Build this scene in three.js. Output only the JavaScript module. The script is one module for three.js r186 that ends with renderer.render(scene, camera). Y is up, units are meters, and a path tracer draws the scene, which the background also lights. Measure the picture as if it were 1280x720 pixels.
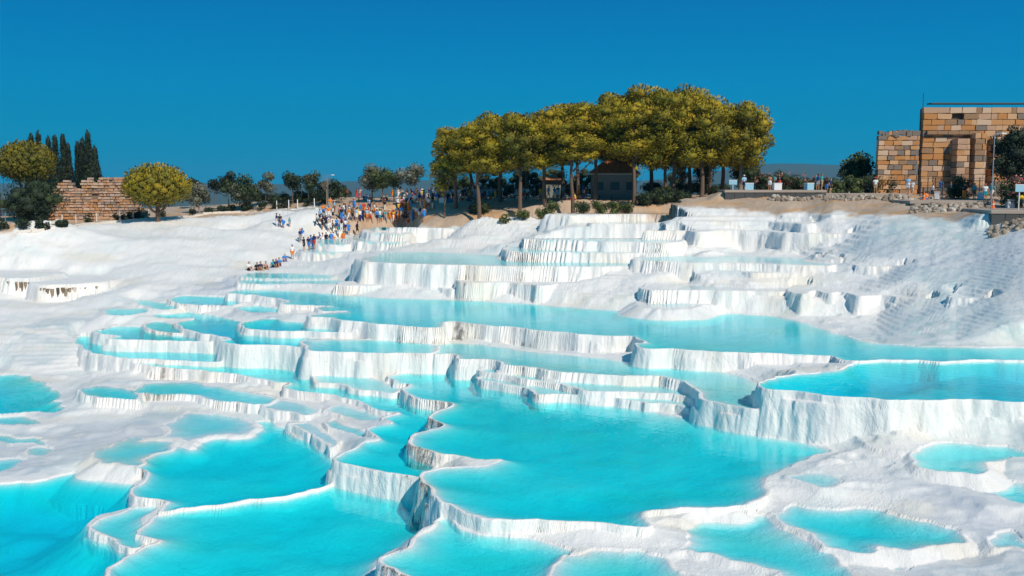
import * as THREE from 'three';
import { mergeGeometries } from 'three/addons/utils/BufferGeometryUtils.js';

// ------------------------------------------------------------------ camera, sky, sun, exposure
const scene = new THREE.Scene();
const FOC = 1229, PITCH = Math.atan(127 / 1229), EYE = 15;
const camera = new THREE.PerspectiveCamera(2 * Math.atan(360 / FOC) * 180 / Math.PI, 1280 / 720, 0.5, 20000);
camera.position.set(0, EYE, 0);
camera.lookAt(0, EYE - Math.sin(PITCH) * 10, -Math.cos(PITCH) * 10);
const renderer = new THREE.WebGLRenderer({ antialias: true });
renderer.toneMapping = THREE.LinearToneMapping;
renderer.toneMappingExposure = 0.94;
renderer.shadowMap.enabled = true;
{ // clear, deep blue summer sky: paler towards the horizon all round
  const W = 64, H = 512, a = new Float32Array(W * H * 4);
  const stops = [[-90, 0.02, 0.24, 0.38], [0, 0.001, 0.285, 0.485], [3, 0.001, 0.28, 0.505], [6, 0.001, 0.255, 0.53], [11, 0.002, 0.18, 0.475], [30, 0.010, 0.18, 0.38], [90, 0.014, 0.15, 0.30]];
  for (let j = 0; j < H; j++) {
    const e = (j + 0.5) / H * 180 - 90;
    let k = 0; while (k < stops.length - 2 && e > stops[k + 1][0]) k++;
    const s = stops[k], t = stops[k + 1], f = Math.min(1, Math.max(0, (e - s[0]) / (t[0] - s[0])));
    for (let i = 0; i < W; i++) { const o = (j * W + i) * 4; for (let c = 0; c < 3; c++) a[o + c] = s[c + 1] + (t[c + 1] - s[c + 1]) * f; a[o + 3] = 1; }
  }
  const t = new THREE.DataTexture(a, W, H, THREE.RGBAFormat, THREE.FloatType);
  t.mapping = THREE.EquirectangularReflectionMapping; t.magFilter = THREE.LinearFilter; t.minFilter = THREE.LinearFilter; t.wrapS = THREE.RepeatWrapping; t.needsUpdate = true;
  scene.background = t; scene.environment = t;
}
const SUN = new THREE.Vector3(0.40, 0.64, 0.66).normalize();
const sun = new THREE.DirectionalLight(new THREE.Color().setRGB(1, 0.90, 0.78), 4.05);
sun.position.copy(SUN).multiplyScalar(300).add(new THREE.Vector3(0, 0, -80));
sun.target.position.set(0, 0, -80); scene.add(sun, sun.target);
sun.castShadow = true; sun.shadow.mapSize.set(4096, 4096);
Object.assign(sun.shadow.camera, { left: -140, right: 140, top: 140, bottom: -140, near: 10, far: 700 });

// ------------------------------------------------------------------ helpers
function rngOf(seed) { let s = seed >>> 0; return () => { s = (s + 0x6D2B79F5) >>> 0; let t = s; t = Math.imul(t ^ (t >>> 15), t | 1); t ^= t + Math.imul(t ^ (t >>> 7), t | 61); return ((t ^ (t >>> 14)) >>> 0) / 4294967296; }; }
const PERM = new Uint8Array(512); { const r = rngOf(7), p = [...Array(256).keys()]; for (let i = 255; i > 0; i--) { const j = Math.floor(r() * (i + 1)); [p[i], p[j]] = [p[j], p[i]]; } for (let i = 0; i < 512; i++) PERM[i] = p[i & 255]; }
const GRX = new Float64Array(256), GRY = new Float64Array(256); for (let i = 0; i < 256; i++) { GRX[i] = Math.cos(i * 2.399963); GRY[i] = Math.sin(i * 2.399963); }
const fade = (t) => t * t * t * (t * (t * 6 - 15) + 10);
function n2(x, y) { // gradient noise, about -0.7 to 0.7
  const X = Math.floor(x), Y = Math.floor(y), fx = x - X, fy = y - Y, i = X & 255, j = Y & 255;
  const a = PERM[PERM[i] + j], b = PERM[PERM[i + 1] + j], c = PERM[PERM[i] + j + 1], d = PERM[PERM[i + 1] + j + 1];
  const u = fade(fx), v = fade(fy);
  const p = GRX[a] * fx + GRY[a] * fy, q = GRX[b] * (fx - 1) + GRY[b] * fy, r = GRX[c] * fx + GRY[c] * (fy - 1), s = GRX[d] * (fx - 1) + GRY[d] * (fy - 1);
  return p + (q - p) * u + (r - p) * v + (p - q - r + s) * u * v;
}
function n3(x, y, z) { const Y = Math.floor(y), f = fade(y - Y); return n2(x + Y * 37.17, z - Y * 11.3) * (1 - f) + n2(x + (Y + 1) * 37.17, z - (Y + 1) * 11.3) * f; }
const fbm = (x, y, o = 4) => { let a = 1, s = 0, f = 1; for (let k = 0; k < o; k++) { s += a * n2(x * f + k * 17.3, y * f - k * 9.1); a *= 0.5; f *= 2.03; } return s; };
const clamp = (x, a = 0, b = 1) => x < a ? a : x > b ? b : x;
const sstep = (a, b, x) => { const t = clamp((x - a) / (b - a)); return t * t * (3 - 2 * t); };
const lerp = (a, b, t) => a + (b - a) * t;
const cosP = Math.cos(PITCH), sinP = Math.sin(PITCH);
const rayOf = (px, py) => { const a = (px - 640) / FOC, b = -(py - 360) / FOC; return [a, -sinP + b * cosP, -cosP - b * sinP]; };
const onLevel = (px, py, L) => { const r = rayOf(px, py), t = L / r[1]; return [r[0] * t, r[2] * t]; }; // L below the eye -> [x, z]
const numbers = {};
function numbered(n) { numbers[n] = (numbers[n] ?? -1) + 1; return numbers[n] ? n + '_' + String(numbers[n]).padStart(3, '0') : n; }
function tag(o, label, category, group, kind) { if (label) o.userData.label = label; if (category) o.userData.category = category; if (group) o.userData.group = group; if (kind) o.userData.kind = kind; return o; }
function mesh(name, g, m, parent) { const o = new THREE.Mesh(g, m); o.name = parent ? name : numbered(name); o.castShadow = o.receiveShadow = true; (parent ?? scene).add(o); return o; }
function base(name, x, y, z, turn = 0) { const g = new THREE.Group(); g.name = numbered(name); g.position.set(x, y, z); g.rotation.y = turn; scene.add(g); return g; }
const std = (r, g, b, rough = 0.9, more = {}) => new THREE.MeshStandardMaterial({ color: new THREE.Color().setRGB(r, g, b), roughness: rough, ...more });

// ------------------------------------------------------------------ the travertine terraces: levels are metres below the eye, outlines come from the photograph
const CTRL = [
  -100,760,-15, 400,800,-15, 640,780,-13.6, 900,780,-13.2, 1300,760,-12.6, 1400,640,-11.8,
  1100,620,-11.7, 1000,615,-12.0, 1200,640,-11.9, 1270,640,-11.6, 1270,700,-12.2, 1100,560,-11.4, 1280,545,-10.85, 1050,555,-11.6, 1180,700,-12.3, 1000,715,-12.8, 870,720,-12.9, 1200,600,-11.5,
  1000,545,-11.9, 960,540,-11.9, 1150,532,-10.7, 1250,528,-10.55, 700,440,-10.9, 850,470,-10.9, 600,425,-10.9, 480,425,-10.9, 700,490,-11.7, 900,520,-11.9, 830,297,-5.0, 1060,302,-4.85, 1120,302,-4.55, 1080,342,-6.8, 1180,340,-6.4, 1250,335,-5.6, 1220,378,-7.6, 1290,376,-7.2, 1150,381,-8.1, 1185,388,-8.15, 1150,515,-10.2, 1250,513,-10.1, 1100,524,-10.6,
  440,450,-11.6, 430,510,-12.75, 380,500,-13.1, 330,520,-13.25, 250,530,-13.3, 180,530,-13.4, 120,560,-13.6, 60,540,-13.65, 30,580,-13.85, 100,463,-13.55, 80,480,-13.5, 110,475,-13.4, 140,470,-13.05, 110,516,-13.35, 150,515,-13.35, 250,512,-13.22, 300,515,-13.2, 250,475,-13.05, 330,490,-13.05,
  40,440,-12.4, 0,430,-12.1, 60,415,-11.65, 0,410,-11.4, 60,400,-11.3, 130,385,-10.5, 190,362,-9.7, 240,350,-9.2, 320,340,-9.0, 200,330,-8.2, 0,340,-8.8, 100,340,-8.9, 0,380,-10.5, 80,375,-10.8, 150,360,-9.5,
  300,300,-6.4, 200,300,-6.2, 100,305,-6.4, 0,305,-6.3, 0,285,-5.2, 100,280,-5.0, 200,272,-4.4, 300,266,-3.9, 300,258,-3.0, 350,252,-2.3, 400,249,-2.0, 440,247,-1.75, 250,262,-3.6, 350,261,-3.3, 350,283,-5.2, 400,264,-3.6, 400,290,-5.9, 370,318,-7.9, 380,330,-8.4, 340,345,-9.0, 420,345,-9.0,
  430,285,-5.4, 470,277,-4.5, 470,262,-3.2, 500,252,-2.1, 560,252,-1.95, 480,246,-1.7, 0,270,-4.6, 100,268,-4.3, -150,300,-6.0, -150,380,-10,
  600,262,-2.7, 600,255,-2.1, 700,262,-2.6, 800,258,-2.25, 900,255,-1.9, 1000,258,-2.05, 1100,265,-2.3, 1200,275,-2.85, 1280,285,-3.15, 1400,300,-3.9,
  700,285,-4.6, 800,290,-4.6, 900,280,-3.85, 1000,280,-3.75, 1100,285,-3.6, 1200,295,-4.05, 1280,300,-3.95, 560,300,-6.3, 640,305,-6.3, 750,310,-6.0, 900,315,-6.1, 1000,318,-6.05, 1100,315,-5.3, 1200,320,-5.2, 1280,325,-5.0,
  500,345,-8.2, 600,365,-9.0, 700,365,-8.6, 750,355,-8.0, 850,350,-7.6, 950,355,-7.75, 1050,350,-7.25, 1150,350,-6.7, 1280,355,-6.2, 700,378,-9.3, 800,380,-9.1, 900,385,-9.2, 1000,395,-9.55, 1100,405,-9.4, 1200,400,-8.5, 1280,400,-8.2, 1150,430,-9.8, 1280,430,-9.6, 1400,440,-9.5,
  600,249,-1.75, 700,250,-1.7, 800,247,-1.4, 900,241,-0.95, 940,239,-0.7,
];
const CP = []; for (let i = 0; i < CTRL.length; i += 3) { const [x, z] = onLevel(CTRL[i], CTRL[i + 1], CTRL[i + 2]); CP.push([x, z, CTRL[i + 2]]); }
for (const [x, z, h] of [[-90, -190, -3.9], [-50, -170, -2.6], [0, -180, -1.6], [40, -170, -1.4], [80, -160, -0.9], [60, -130, -0.9], [90, -110, -1.2], [90, -80, -2.8], [100, -50, -9], [62, -78, -2.9], [70, -70, -4.0], [75, -60, -6.6], [66, -62, -6.4], [72, -90, -1.9], [60, -52, -9.6], [70, -45, -10.4], [52, -36, -12], [39, -87, -2.0], [46, -75, -2.6], [34, -99, -1.35], [29, -107, -1.0], [48, -95, -1.7], [55, -85, -2.2], [40, -106, -1.1], [50, -112, -1.0], [60, -112, -1.0], [45, -82, -2.3], [52, -74, -2.8], [26, -116, -0.9], [-90, -130, -4.6], [-80, -60, -11.5], [-60, -20, -15.5], [0, -18, -15.5], [50, -20, -14], [20, -150, -1.5], [-20, -160, -1.9]]) CP.push([x, z, h]);
// each pool or shelf: level, depth of its water (0 = dry shelf), shore width, outline in photograph pixels (front rim left to right, then the far side)
for (const z of [-119, -126, -134, -143, -154, -168, -184, -200]) for (let x = 6; x < 95; x += 8) CP.push([x, z, x < 18 ? -1.65 : x < 32 ? -1.3 : x < 40 ? -1.05 : -0.95]);
for (const z of [-130, -138, -148, -160, -175]) for (const x of [-26, -18, -10, -2]) CP.push([x, z, x < -20 && z > -140 ? -2.4 : -1.85]);
for (const c of [[30, -106, -1.25], [35, -100, -1.5], [25, -110, -1.0], [40, -94, -1.75], [43, -88, -2.0], [47, -80, -2.5], [50, -76, -2.7], [20, -113, -1.3], [33, -110, -1.0], [42, -102, -1.2], [48, -103, -1.1]]) CP.push(c);
const POOLS = [];
function pool(L, depth, shore, ...xy) { // a negative shore width marks a soft pool
  const pts = []; for (let i = 0; i < xy.length; i += 2) pts.push(onLevel(xy[i], xy[i + 1], L));
  if (L > -5.2) { const m = Math.min(...pts.map(([x, z]) => -z)) * 1.075; pts.forEach((p) => { if (-p[1] > m) { p[0] *= m / -p[1]; p[1] = -m; } }); } // the far shelves are seen edge on: a pixel there says little about depth
  if (L > -9.2) depth *= 0.38; // the upper shelves hold only a film
  POOLS.push({ L, depth, shore: Math.abs(shore), soft: shore < 0, low: shore === 0.99, pts });
}
// --- lime ledges on the white slope
const LEDGE = POOLS.length;
pool(-9.3,0,1, 38,354, 60,356, 90,355, 125,353, 150,349, 120,344, 70,344, 40,347);
pool(-8.95,0,1, -60,346, 0,347, 30,348, 52,346, 80,342, 60,338, 0,338, -60,338);
pool(-10.9,0,1, 18,379, 45,381, 70,383, 88,381, 80,376, 50,375, 25,376);
// --- the far right steps below the plateau
pool(-3.1,0,0.99, 684,268.5, 720,269, 770,268, 850,268, 900,268, 900,263, 800,262, 700,263);
pool(-3.5,0,0.99, 862,276, 900,275, 960,277, 1010,280, 1010,274, 960,271, 870,271);
pool(-3.9,0.06,0.99, 740,279.5, 790,280, 860,280, 870,276, 800,273, 740,274);
pool(-4.3,0,1, 806,285, 830,286, 858,286.5, 862,289, 875,290, 900,288, 950,289, 985,291, 1020,292, 1060,292, 1070,285, 1000,281, 900,282, 815,282);
pool(-4.95,0.12,1, 462,281, 480,283.5, 512,284.5, 560,285, 620,286, 700,287, 760,288, 770,282, 700,277, 600,276, 520,276, 466,278);
pool(-5.5,0.05,1, 455,290, 470,292, 500,293, 512,292, 516,287, 500,284, 460,286);
pool(-6.25,0.08,1, 433,299, 450,302, 470,303, 492,303.5, 510,302, 505,293, 480,292, 440,294);
pool(-6.65,0.12,1, 392,304, 405,305.5, 425,306, 441,305, 446,300, 425,298, 400,299);
pool(-7.35,0.12,1, 376,314, 395,316, 420,316, 440,314, 450,311, 440,307, 400,307, 380,310);
pool(-5.15,0.08,1, 654,299, 690,300, 730,301, 770,302, 830,303, 850,302, 850,297, 780,295, 700,294, 660,295);
pool(-6.05,0.1,1, 632,313, 660,315, 700,315.5, 760,316, 830,316, 850,313, 830,308, 720,306, 640,307);
pool(-6.9,0.13,1.2, 448,323, 458,327, 480,328.5, 520,330, 580,331.5, 640,333, 700,333, 770,333, 800,331, 850,330, 855,326, 800,322, 720,320, 640,319, 580,316, 500,314, 470,317);
pool(-6.35,0.1,1, 795,325, 830,327, 870,328, 930,329, 990,331, 1040,332, 1050,328, 1000,322, 920,319, 860,319, 800,321);
pool(-6.25,0.08,1, 1055,328, 1075,332, 1105,333, 1150,332, 1175,330, 1170,323, 1100,321, 1060,324);
pool(-6.95,0,1, 925,338, 940,341, 970,341, 1040,341, 1060,339, 1040,334, 960,334, 930,335);
pool(-8.0,0.05,1, 802,361, 815,363, 850,362.5, 900,363, 950,364, 985,364, 985,357, 940,354, 860,354, 810,356);
pool(-7.9,0,1, 985,364, 1000,367, 1020,363, 1036,367, 1050,364, 1075,370, 1100,369, 1125,372, 1160,374, 1160,366, 1100,360, 1040,357, 995,359);
pool(-7.45,0.06,1, 1188,371, 1205,373, 1240,373, 1260,370, 1240,366, 1195,367);
pool(-8.95,0.08,-0.8, 800,383, 830,386, 870,385, 880,380, 860,376, 805,376);
pool(-8.15,0,1, 574,352, 590,354, 620,353, 650,354, 676,357, 700,354, 740,352, 740,346, 660,344, 580,346);
pool(-9.15,0.2,0.8, 298,354, 330,355, 370,354.5, 400,355, 425,355, 437,353, 430,350, 415,348.5, 370,348, 320,348, 300,350);
pool(-8.95,0.25,0.8, 300,346, 340,347.5, 380,347.5, 414,347, 418,344, 400,342.5, 360,341, 320,340.5, 304,342);
pool(-8.85,0,0.8, 420,356, 437,357, 470,357, 500,355.5, 530,357, 572,362, 575,355, 500,351, 460,351, 430,352);
// --- the broad pool with the mirrored walls
pool(-9.6,0.45,2.4, 285,366.5, 320,369, 345,373, 359,376, 352,380, 380,381, 416,382, 396,384.5, 402,388, 434,389, 408,391, 385,394.5, 404,396, 440,401, 477,405, 510,407, 535,409.5, 553,409.5, 556,402, 575,403, 600,405.5, 640,409, 690,414.5, 724,418, 760,419.5, 788,420.5, 806,427, 790,429, 799,434, 840,436.5, 900,439.5, 940,441, 1000,443, 1035,445, 1056,450.5, 1100,450.5, 1180,451, 1260,450, 1400,449, 1400,434, 1260,434, 1180,433, 1110,430, 1062,420, 1010,404, 960,394, 880,391, 800,389, 720,384, 640,378, 560,374, 480,372, 400,366, 340,362, 300,362);
pool(-9.68,1.15,1.1, 946,481, 960,484, 990,488, 1040,494.5, 1090,499, 1150,501, 1200,499.5, 1240,500.5, 1300,503, 1400,506, 1400,450, 1290,446, 1200,447, 1120,447, 1075,450, 1056,459, 1030,465, 990,468.5, 962,473);
// --- left cluster
pool(-10.2,0.8,0.7, 212,375, 230,379.5, 260,381.5, 290,381.5, 300,378, 292,372, 260,370, 225,370);
pool(-10.3,0.6,0.6, 296,384, 308,389, 330,390, 352,391, 358,387, 340,384, 320,382);
pool(-9.98,0.5,0.5, 360,384, 375,388, 398,387.5, 402,384, 380,382);
pool(-10.4,0.7,0.8, 302,403, 307,409, 325,412, 350,413, 383,414, 440,416, 445,408, 400,404, 365,402, 340,398, 315,400);
pool(-10.6,0.5,-0.8, 128,391, 145,394, 170,392, 185,391, 180,386, 150,385, 135,387);
pool(-10.5,0.5,-0.8, 168,379, 190,385, 214,386, 224,384, 212,380, 190,376, 172,375);
pool(-10.85,0.95,0.8, 172,392, 205,396.5, 245,398, 222,403.5, 237,413, 262,418, 291,423.5, 278,426, 300,430.5, 355,432, 414,438, 440,436, 420,426, 340,416, 305,402, 240,390, 200,385, 176,385.5);
pool(-11.1,0.5,0.6, 183,408, 200,414, 232,416, 236,411, 215,404, 190,402);
pool(-11.3,0.9,0.7, 117,414.5, 147,420, 138,423, 165,425, 200,425.5, 240,426, 266,427, 275,420, 225,416, 190,410, 150,407, 128,411);
pool(-12.1,1.0,0.8, 92,424, 104,435, 120,442, 160,446.5, 200,449, 240,451.5, 275,452, 290,446, 270,440, 200,436, 130,428, 108,418);
pool(-10.65,0.13,0.7, 390,438, 430,440, 480,441, 535,441.5, 545,432, 520,426, 440,424, 380,425);
pool(-10.7,0.12,0.8, 535,439, 545,443, 568,443, 572,448, 600,449, 623,451, 628,456, 660,459, 700,465, 740,467, 790,470, 830,471, 855,478, 868,485, 875,496, 890,503, 915,506, 940,510, 955,510, 955,484, 930,470, 860,458, 760,448, 680,440, 600,430, 550,428);
pool(-11.2,0.09,0.6, 600,463, 625,469, 660,474, 700,480, 735,489, 780,490, 840,492, 870,497, 880,490, 840,480, 760,475, 680,466, 620,458);
pool(-11.5,0.1,0.6, 600,473, 630,481, 655,484, 672,492, 710,494, 760,495, 785,501, 830,504, 870,512, 895,518, 925,524, 960,530, 1000,536, 1010,528, 960,520, 900,508, 840,498, 780,492, 720,488, 660,478, 610,466);
// --- the large central pool
pool(-11.9,0.62,2.4, 420,452.5, 455,458, 486,462, 498,465.5, 487,470, 497,478, 514,480.5, 500,486, 515,495, 540,500, 567,505.5, 550,512, 540,518, 537,523, 553,531, 536,538, 524,541, 513,548, 516,556, 535,564, 560,568, 600,573, 627,575.5, 600,581, 560,584, 540,587, 531,592, 527,598, 531,605, 540,613, 549,623, 560,628, 576,637, 605,645, 650,650, 690,649, 720,652, 760,656, 804,659.5, 812,654, 808,642, 850,635, 900,634, 935,630, 962,612, 957,601, 985,584, 1020,570, 1034,561, 1000,553, 960,546, 920,538, 860,522, 780,508, 720,498, 670,490, 640,480, 600,468, 560,456, 500,446, 440,444);
pool(-12.4,0.5,1.1, 153,451.5, 200,458, 240,462, 277,465, 310,470.5, 340,476.5, 364,479.5, 352,484, 375,488.5, 402,490, 441,499.5, 471,511.5, 498,517, 476,521, 489,527.5, 457,535, 476,549, 455,553, 442,560, 426,568, 414,574.5, 437,581, 475,588, 512,594.5, 530,597, 545,580, 560,555, 580,520, 540,495, 500,476, 440,470, 380,460, 300,452, 220,448, 160,447);
pool(-12.15,0.12,0.6, 395,476, 420,479, 447,486, 494,492, 500,486, 470,474, 430,466, 396,467);
pool(-12.7,0.22,0.7, 99,490, 110,495, 140,497.5, 172,499, 172,490, 150,484, 120,482, 103,485);
pool(-12.7,0.16,0.7, 168,489, 185,493, 215,492, 240,493, 262,500, 290,503, 335,505, 345,498, 300,488, 240,478, 185,479);
pool(-12.75,0.06,0.5, 330,508, 360,514, 385,520, 400,517, 385,505, 350,500);
pool(-12.65,0.07,0.5, 408,512, 430,521, 450,526, 473,527, 480,522, 450,512, 425,505);
pool(-12.8,0.1,0.5, 408,528, 425,538, 447,546, 474,551, 470,542, 440,533, 418,523);
pool(-12.95,0.06,0.5, 362,530, 385,541, 405,552, 416,560, 424,553, 405,538, 385,527);
// --- front pools
pool(-13.35,0.62,1.6, 168,583, 189,588, 178,602, 165,614, 175,622, 208,628, 203,640, 250,633, 300,626, 350,621, 395,612, 414,606, 430,590, 415,570, 395,552, 370,540, 330,526, 300,532, 250,548, 222,558, 190,566);
pool(-13.22,0.12,-0.9, 205,546, 225,551, 238,558, 250,548, 290,544, 320,537, 312,524, 270,514, 220,520);
pool(-13.32,0.25,-0.9, 118,566, 116,578, 140,581, 170,582, 190,570, 222,556, 200,550, 172,546, 140,554);
pool(-13.45,0.6,1.5, 100,745, 128,722, 140,712, 152,701, 170,690, 196,676, 178,672, 174,664, 182,655, 200,642, 250,628, 300,621, 350,616, 395,607, 416,601, 470,610, 540,625, 545,655, 516,674, 491,690, 474,701, 467,714, 464,740, 440,790, 120,790);
pool(-13.6,0.35,0.7, 116,656, 134,671, 160,684.5, 172,685, 178,676, 180,650, 205,632, 180,632, 150,640, 126,647);
pool(-13.85,1.9,2.6, -120,800, 90,800, 130,722, 150,700, 168,690, 158,683, 130,670, 112,657, 122,646, 160,637, 176,624, 162,614, 172,602, 170,588, 130,584, 90,592, 40,601, -20,603, -140,604);
pool(-13.4,0.7,-1.2, -140,520, -20,518, 30,515, 55,513.5, 72,516, 74,500, 68,486, 44,472, -20,465, -140,460);
pool(-13.55,0.15,-0.7, -60,530, 20,531, 52,530, 58,525, 30,522, -60,522);
pool(-13.7,0.25,-0.8, -60,551, 20,554, 50,557, 64,556, 50,548, 10,544, -60,540);
pool(-13.75,0.15,-0.7, 28,568, 60,569, 70,562, 40,559);
pool(-13.85,0.25,-0.8, -60,592, 5,592, 22,585, 30,575, -60,572);
pool(-12.42,0.5,1.4, 538,660, 516,674, 491,690, 474,701, 486,711, 505,720, 520,735, 560,790, 680,790, 688,722, 692,710, 703,698, 716,690, 690,680, 640,668, 600,660, 560,645);
pool(-12.4,0.35,-1.2, 692,712, 698,702, 712,694, 740,686, 770,683, 800,688, 830,702, 850,715, 880,724, 960,760, 920,800, 700,800);
pool(-12.3,0.45,-1.3, 836,684, 850,688.5, 882,695.5, 925,703, 955,713, 985,724, 1010,740, 1060,720, 1045,692, 1020,677, 985,657, 964,645, 915,643, 870,645, 852,655, 858,668);
pool(-12.2,0.45,-1.2, 966,644, 985,655.5, 1020,675, 1042,686, 1070,691, 1120,686, 1192,677, 1200,664, 1150,650, 1090,639, 1010,634);
pool(-12.05,0.06,-0.8, 806,644, 820,652, 842,650, 870,641, 930,640, 920,633, 850,633);
pool(-11.35,0.45,-1.1, 1138,574, 1150,584, 1180,588, 1220,588, 1252,579, 1290,572, 1280,562, 1230,556, 1170,555, 1145,562);
pool(-11.75,0.12,-0.7, 985,594, 1010,604, 1040,608, 1068,606, 1055,597, 1020,590);
pool(-11.8,0.25,-0.9, 1210,607, 1240,618, 1300,634, 1340,630, 1300,608, 1240,600);
pool(-12.2,0.25,-0.9, 1228,676, 1240,684, 1280,687, 1300,680, 1270,668, 1240,667);
pool(-12.55,0.15,-1.2, 1075,704, 1110,712, 1170,708, 1205,694, 1180,686, 1110,690);

// the ground between the pools also meets each pool's far shore, and the near shore of the soft ones that have no wall
{
  const inPoly = (poly, x, z) => { let c = false; for (let k = 0, n = poly.length; k < n; k++) { const [ax, az] = poly[k], [bx, bz] = poly[(k + 1) % n]; if ((az > z) !== (bz > z) && x < ax + (z - az) / (bz - az) * (bx - ax)) c = !c; } return c; };
  for (const P of POOLS) P.pts.forEach(([x, z], k) => {
    const D = Math.hypot(x, z), a = 0.5 + D * 0.004, u = x / D, v = z / D;
    const farther = inPoly(P.pts, x + u * a, z + v * a), nearer = inPoly(P.pts, x - u * a, z - v * a);
    let under = false; // the far shore that lies under or behind a higher pool says nothing about the ground
    for (const Q of POOLS) if (Q.L > P.L + 0.05 && !under) for (let t = 0; t < 16; t += 1) if (inPoly(Q.pts, x - u * t, z - v * t)) { under = true; break; }
    if (under) return;
    if (!farther && nearer) CP.push([x + u * a * 0.6, z + v * a * 0.6, P.L + 0.1, 0.8]);
    else if (P.soft && farther && !nearer) CP.push([x - u * a * 0.5, z - v * a * 0.5, P.L + 0.01, 0.8]);
    else if (P.low && farther && !nearer) CP.push([x - u * a, z - v * a, P.L - 0.45, 0.8]);
    else if (P.soft) CP.push([x, z, P.L, 0.8]);
  });
}
const BX0 = -110, BZ0 = -215, BN = 220, BM = 215, BASE = new Float64Array(BN * BM);
for (let j = 0; j < BM; j++) for (let i = 0; i < BN; i++) { // moving least squares through the control points
  const x = BX0 + i, z = BZ0 + j, D = Math.hypot(x, z), bw = 1.6 + D * 0.032;
  let s = 1e-9, sx = 0, sz = 0, sxx = 1e-6, sxz = 0, szz = 1e-6, sh = 0, sxh = 0, szh = 0;
  for (const [cx, cz, ch, cw = 1] of CP) {
    const dx = cx - x, dz = cz - z; if (dx > 60 || dx < -60 || dz > 60 || dz < -60) continue; const q = (dx * dx + dz * dz) / (bw * bw), w = cw * (Math.exp(-q * 1.4) + 1e-5 / (1 + q * q));
    s += w; sx += w * dx; sz += w * dz; sxx += w * dx * dx; sxz += w * dx * dz; szz += w * dz * dz; sh += w * ch; sxh += w * dx * ch; szh += w * dz * ch;
  }
  const lam = 0.02 * s * bw * bw; // a little damping keeps the slope sane where points are few
  const a11 = s, a12 = sx, a13 = sz, a22 = sxx + lam, a23 = sxz, a33 = szz + lam;
  const det = a11 * (a22 * a33 - a23 * a23) - a12 * (a12 * a33 - a23 * a13) + a13 * (a12 * a23 - a22 * a13);
  BASE[j * BN + i] = (sh * (a22 * a33 - a23 * a23) - a12 * (sxh * a33 - a23 * szh) + a13 * (sxh * a23 - a22 * szh)) / det;
}
const RIGHT = [ // the right flank, column by column: pixel, then distance and level from the plateau down to the pools
  [860, 112,-1.35, 106,-1.75, 103,-2.4, 100,-3.2, 97,-4.1, 95.5,-5.0, 90,-5.6, 86,-6.2, 82,-6.7, 79.5,-7.5, 76,-8.2, 73,-9.3, 60,-9.6],
  [940, 112,-0.9, 107,-1.4, 103,-2.4, 101.5,-2.9, 99,-3.5, 97.5,-4.0, 95.3,-5.8, 87,-6.1, 80.5,-6.5, 79,-7.1, 77,-7.5, 75,-7.9, 72,-9.2, 60,-9.6],
  [1000, 112,-0.8, 107,-1.2, 101,-2.4, 97,-3.3, 94,-4.1, 92,-5.4, 90,-5.7, 84,-6.1, 79.5,-6.6, 77.5,-7.5, 73.5,-8.1, 71,-9.3, 60,-9.6],
  [1040, 112,-0.8, 104,-1.05, 98,-1.75, 94,-2.5, 92,-3.3, 90,-4.2, 88.5,-5.0, 82,-5.7, 79,-6.2, 77,-7.1, 73,-7.9, 71.3,-9.2, 58,-9.7],
  [1100, 112,-0.8, 104,-1.05, 99,-1.5, 95,-1.95, 90.5,-2.5, 86.5,-3.5, 83,-4.5, 79.5,-5.4, 78,-5.9, 76.3,-6.9, 72,-7.6, 70.3,-9.0, 66,-9.5, 58,-9.8],
  [1150, 112,-0.9, 104,-1.05, 94,-1.75, 88,-2.5, 86,-3.0, 83,-3.8, 79,-4.85, 75.5,-5.9, 72,-6.8, 69,-7.8, 66.5,-8.6, 62,-9.4, 59,-9.75, 55,-9.95],
  [1200, 112,-1.0, 98,-1.3, 92.5,-1.75, 87,-2.5, 84,-3.05, 80.5,-3.95, 76,-5.05, 72.5,-6.0, 69,-6.9, 65.5,-7.9, 63.5,-8.6, 61,-9.2, 59,-9.6, 56,-9.9],
  [1290, 112,-1.1, 88,-2.05, 80,-2.35, 76,-3.15, 72.5,-4.0, 68,-5.1, 64.5,-6.1, 62.5,-7.0, 60,-8.1, 58,-9.2, 56.5,-9.9],
  [1420, 112,-1.2, 85,-2.2, 74,-2.8, 70,-3.9, 66,-5.2, 62,-6.7, 59,-8.3, 56,-9.8],
];
function column(c, D) { let k = 1; if (D >= c[1]) return c[2]; while (k + 2 < c.length && D < c[k + 2]) k += 2; if (k + 2 >= c.length) return c[k + 1]; const t = (c[k] - D) / (c[k] - c[k + 2]); return lerp(c[k + 1], c[k + 3], t); }
function flank(px, D) { let k = 0; while (k < RIGHT.length - 2 && px > RIGHT[k + 1][0]) k++; const t = clamp((px - RIGHT[k][0]) / (RIGHT[k + 1][0] - RIGHT[k][0])), s = lerp(t, t * t * (3 - 2 * t), 0.35); return lerp(column(RIGHT[k], D), column(RIGHT[k + 1], D), s) - 0.32 * sstep(100, 96, D) * sstep(1130, 1060, px); }
function baseAt(x, z) {
  const fx = clamp(x - BX0, 0, BN - 1.001), fz = clamp(z - BZ0, 0, BM - 1.001), i = Math.floor(fx), j = Math.floor(fz), u = fx - i, v = fz - j, o = j * BN + i;
  const m = (BASE[o] * (1 - u) + BASE[o + 1] * u) * (1 - v) + (BASE[o + BN] * (1 - u) + BASE[o + BN + 1] * u) * v;
  const D = -z, px = 640 + FOC * x / D, w = D > 50 && px > 760 ? sstep(765, 880, px) * sstep(53, 59, D) * sstep(118, 111, D) : 0;
  return w > 0 ? lerp(m, flank(px, D), w) : m;
}

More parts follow.
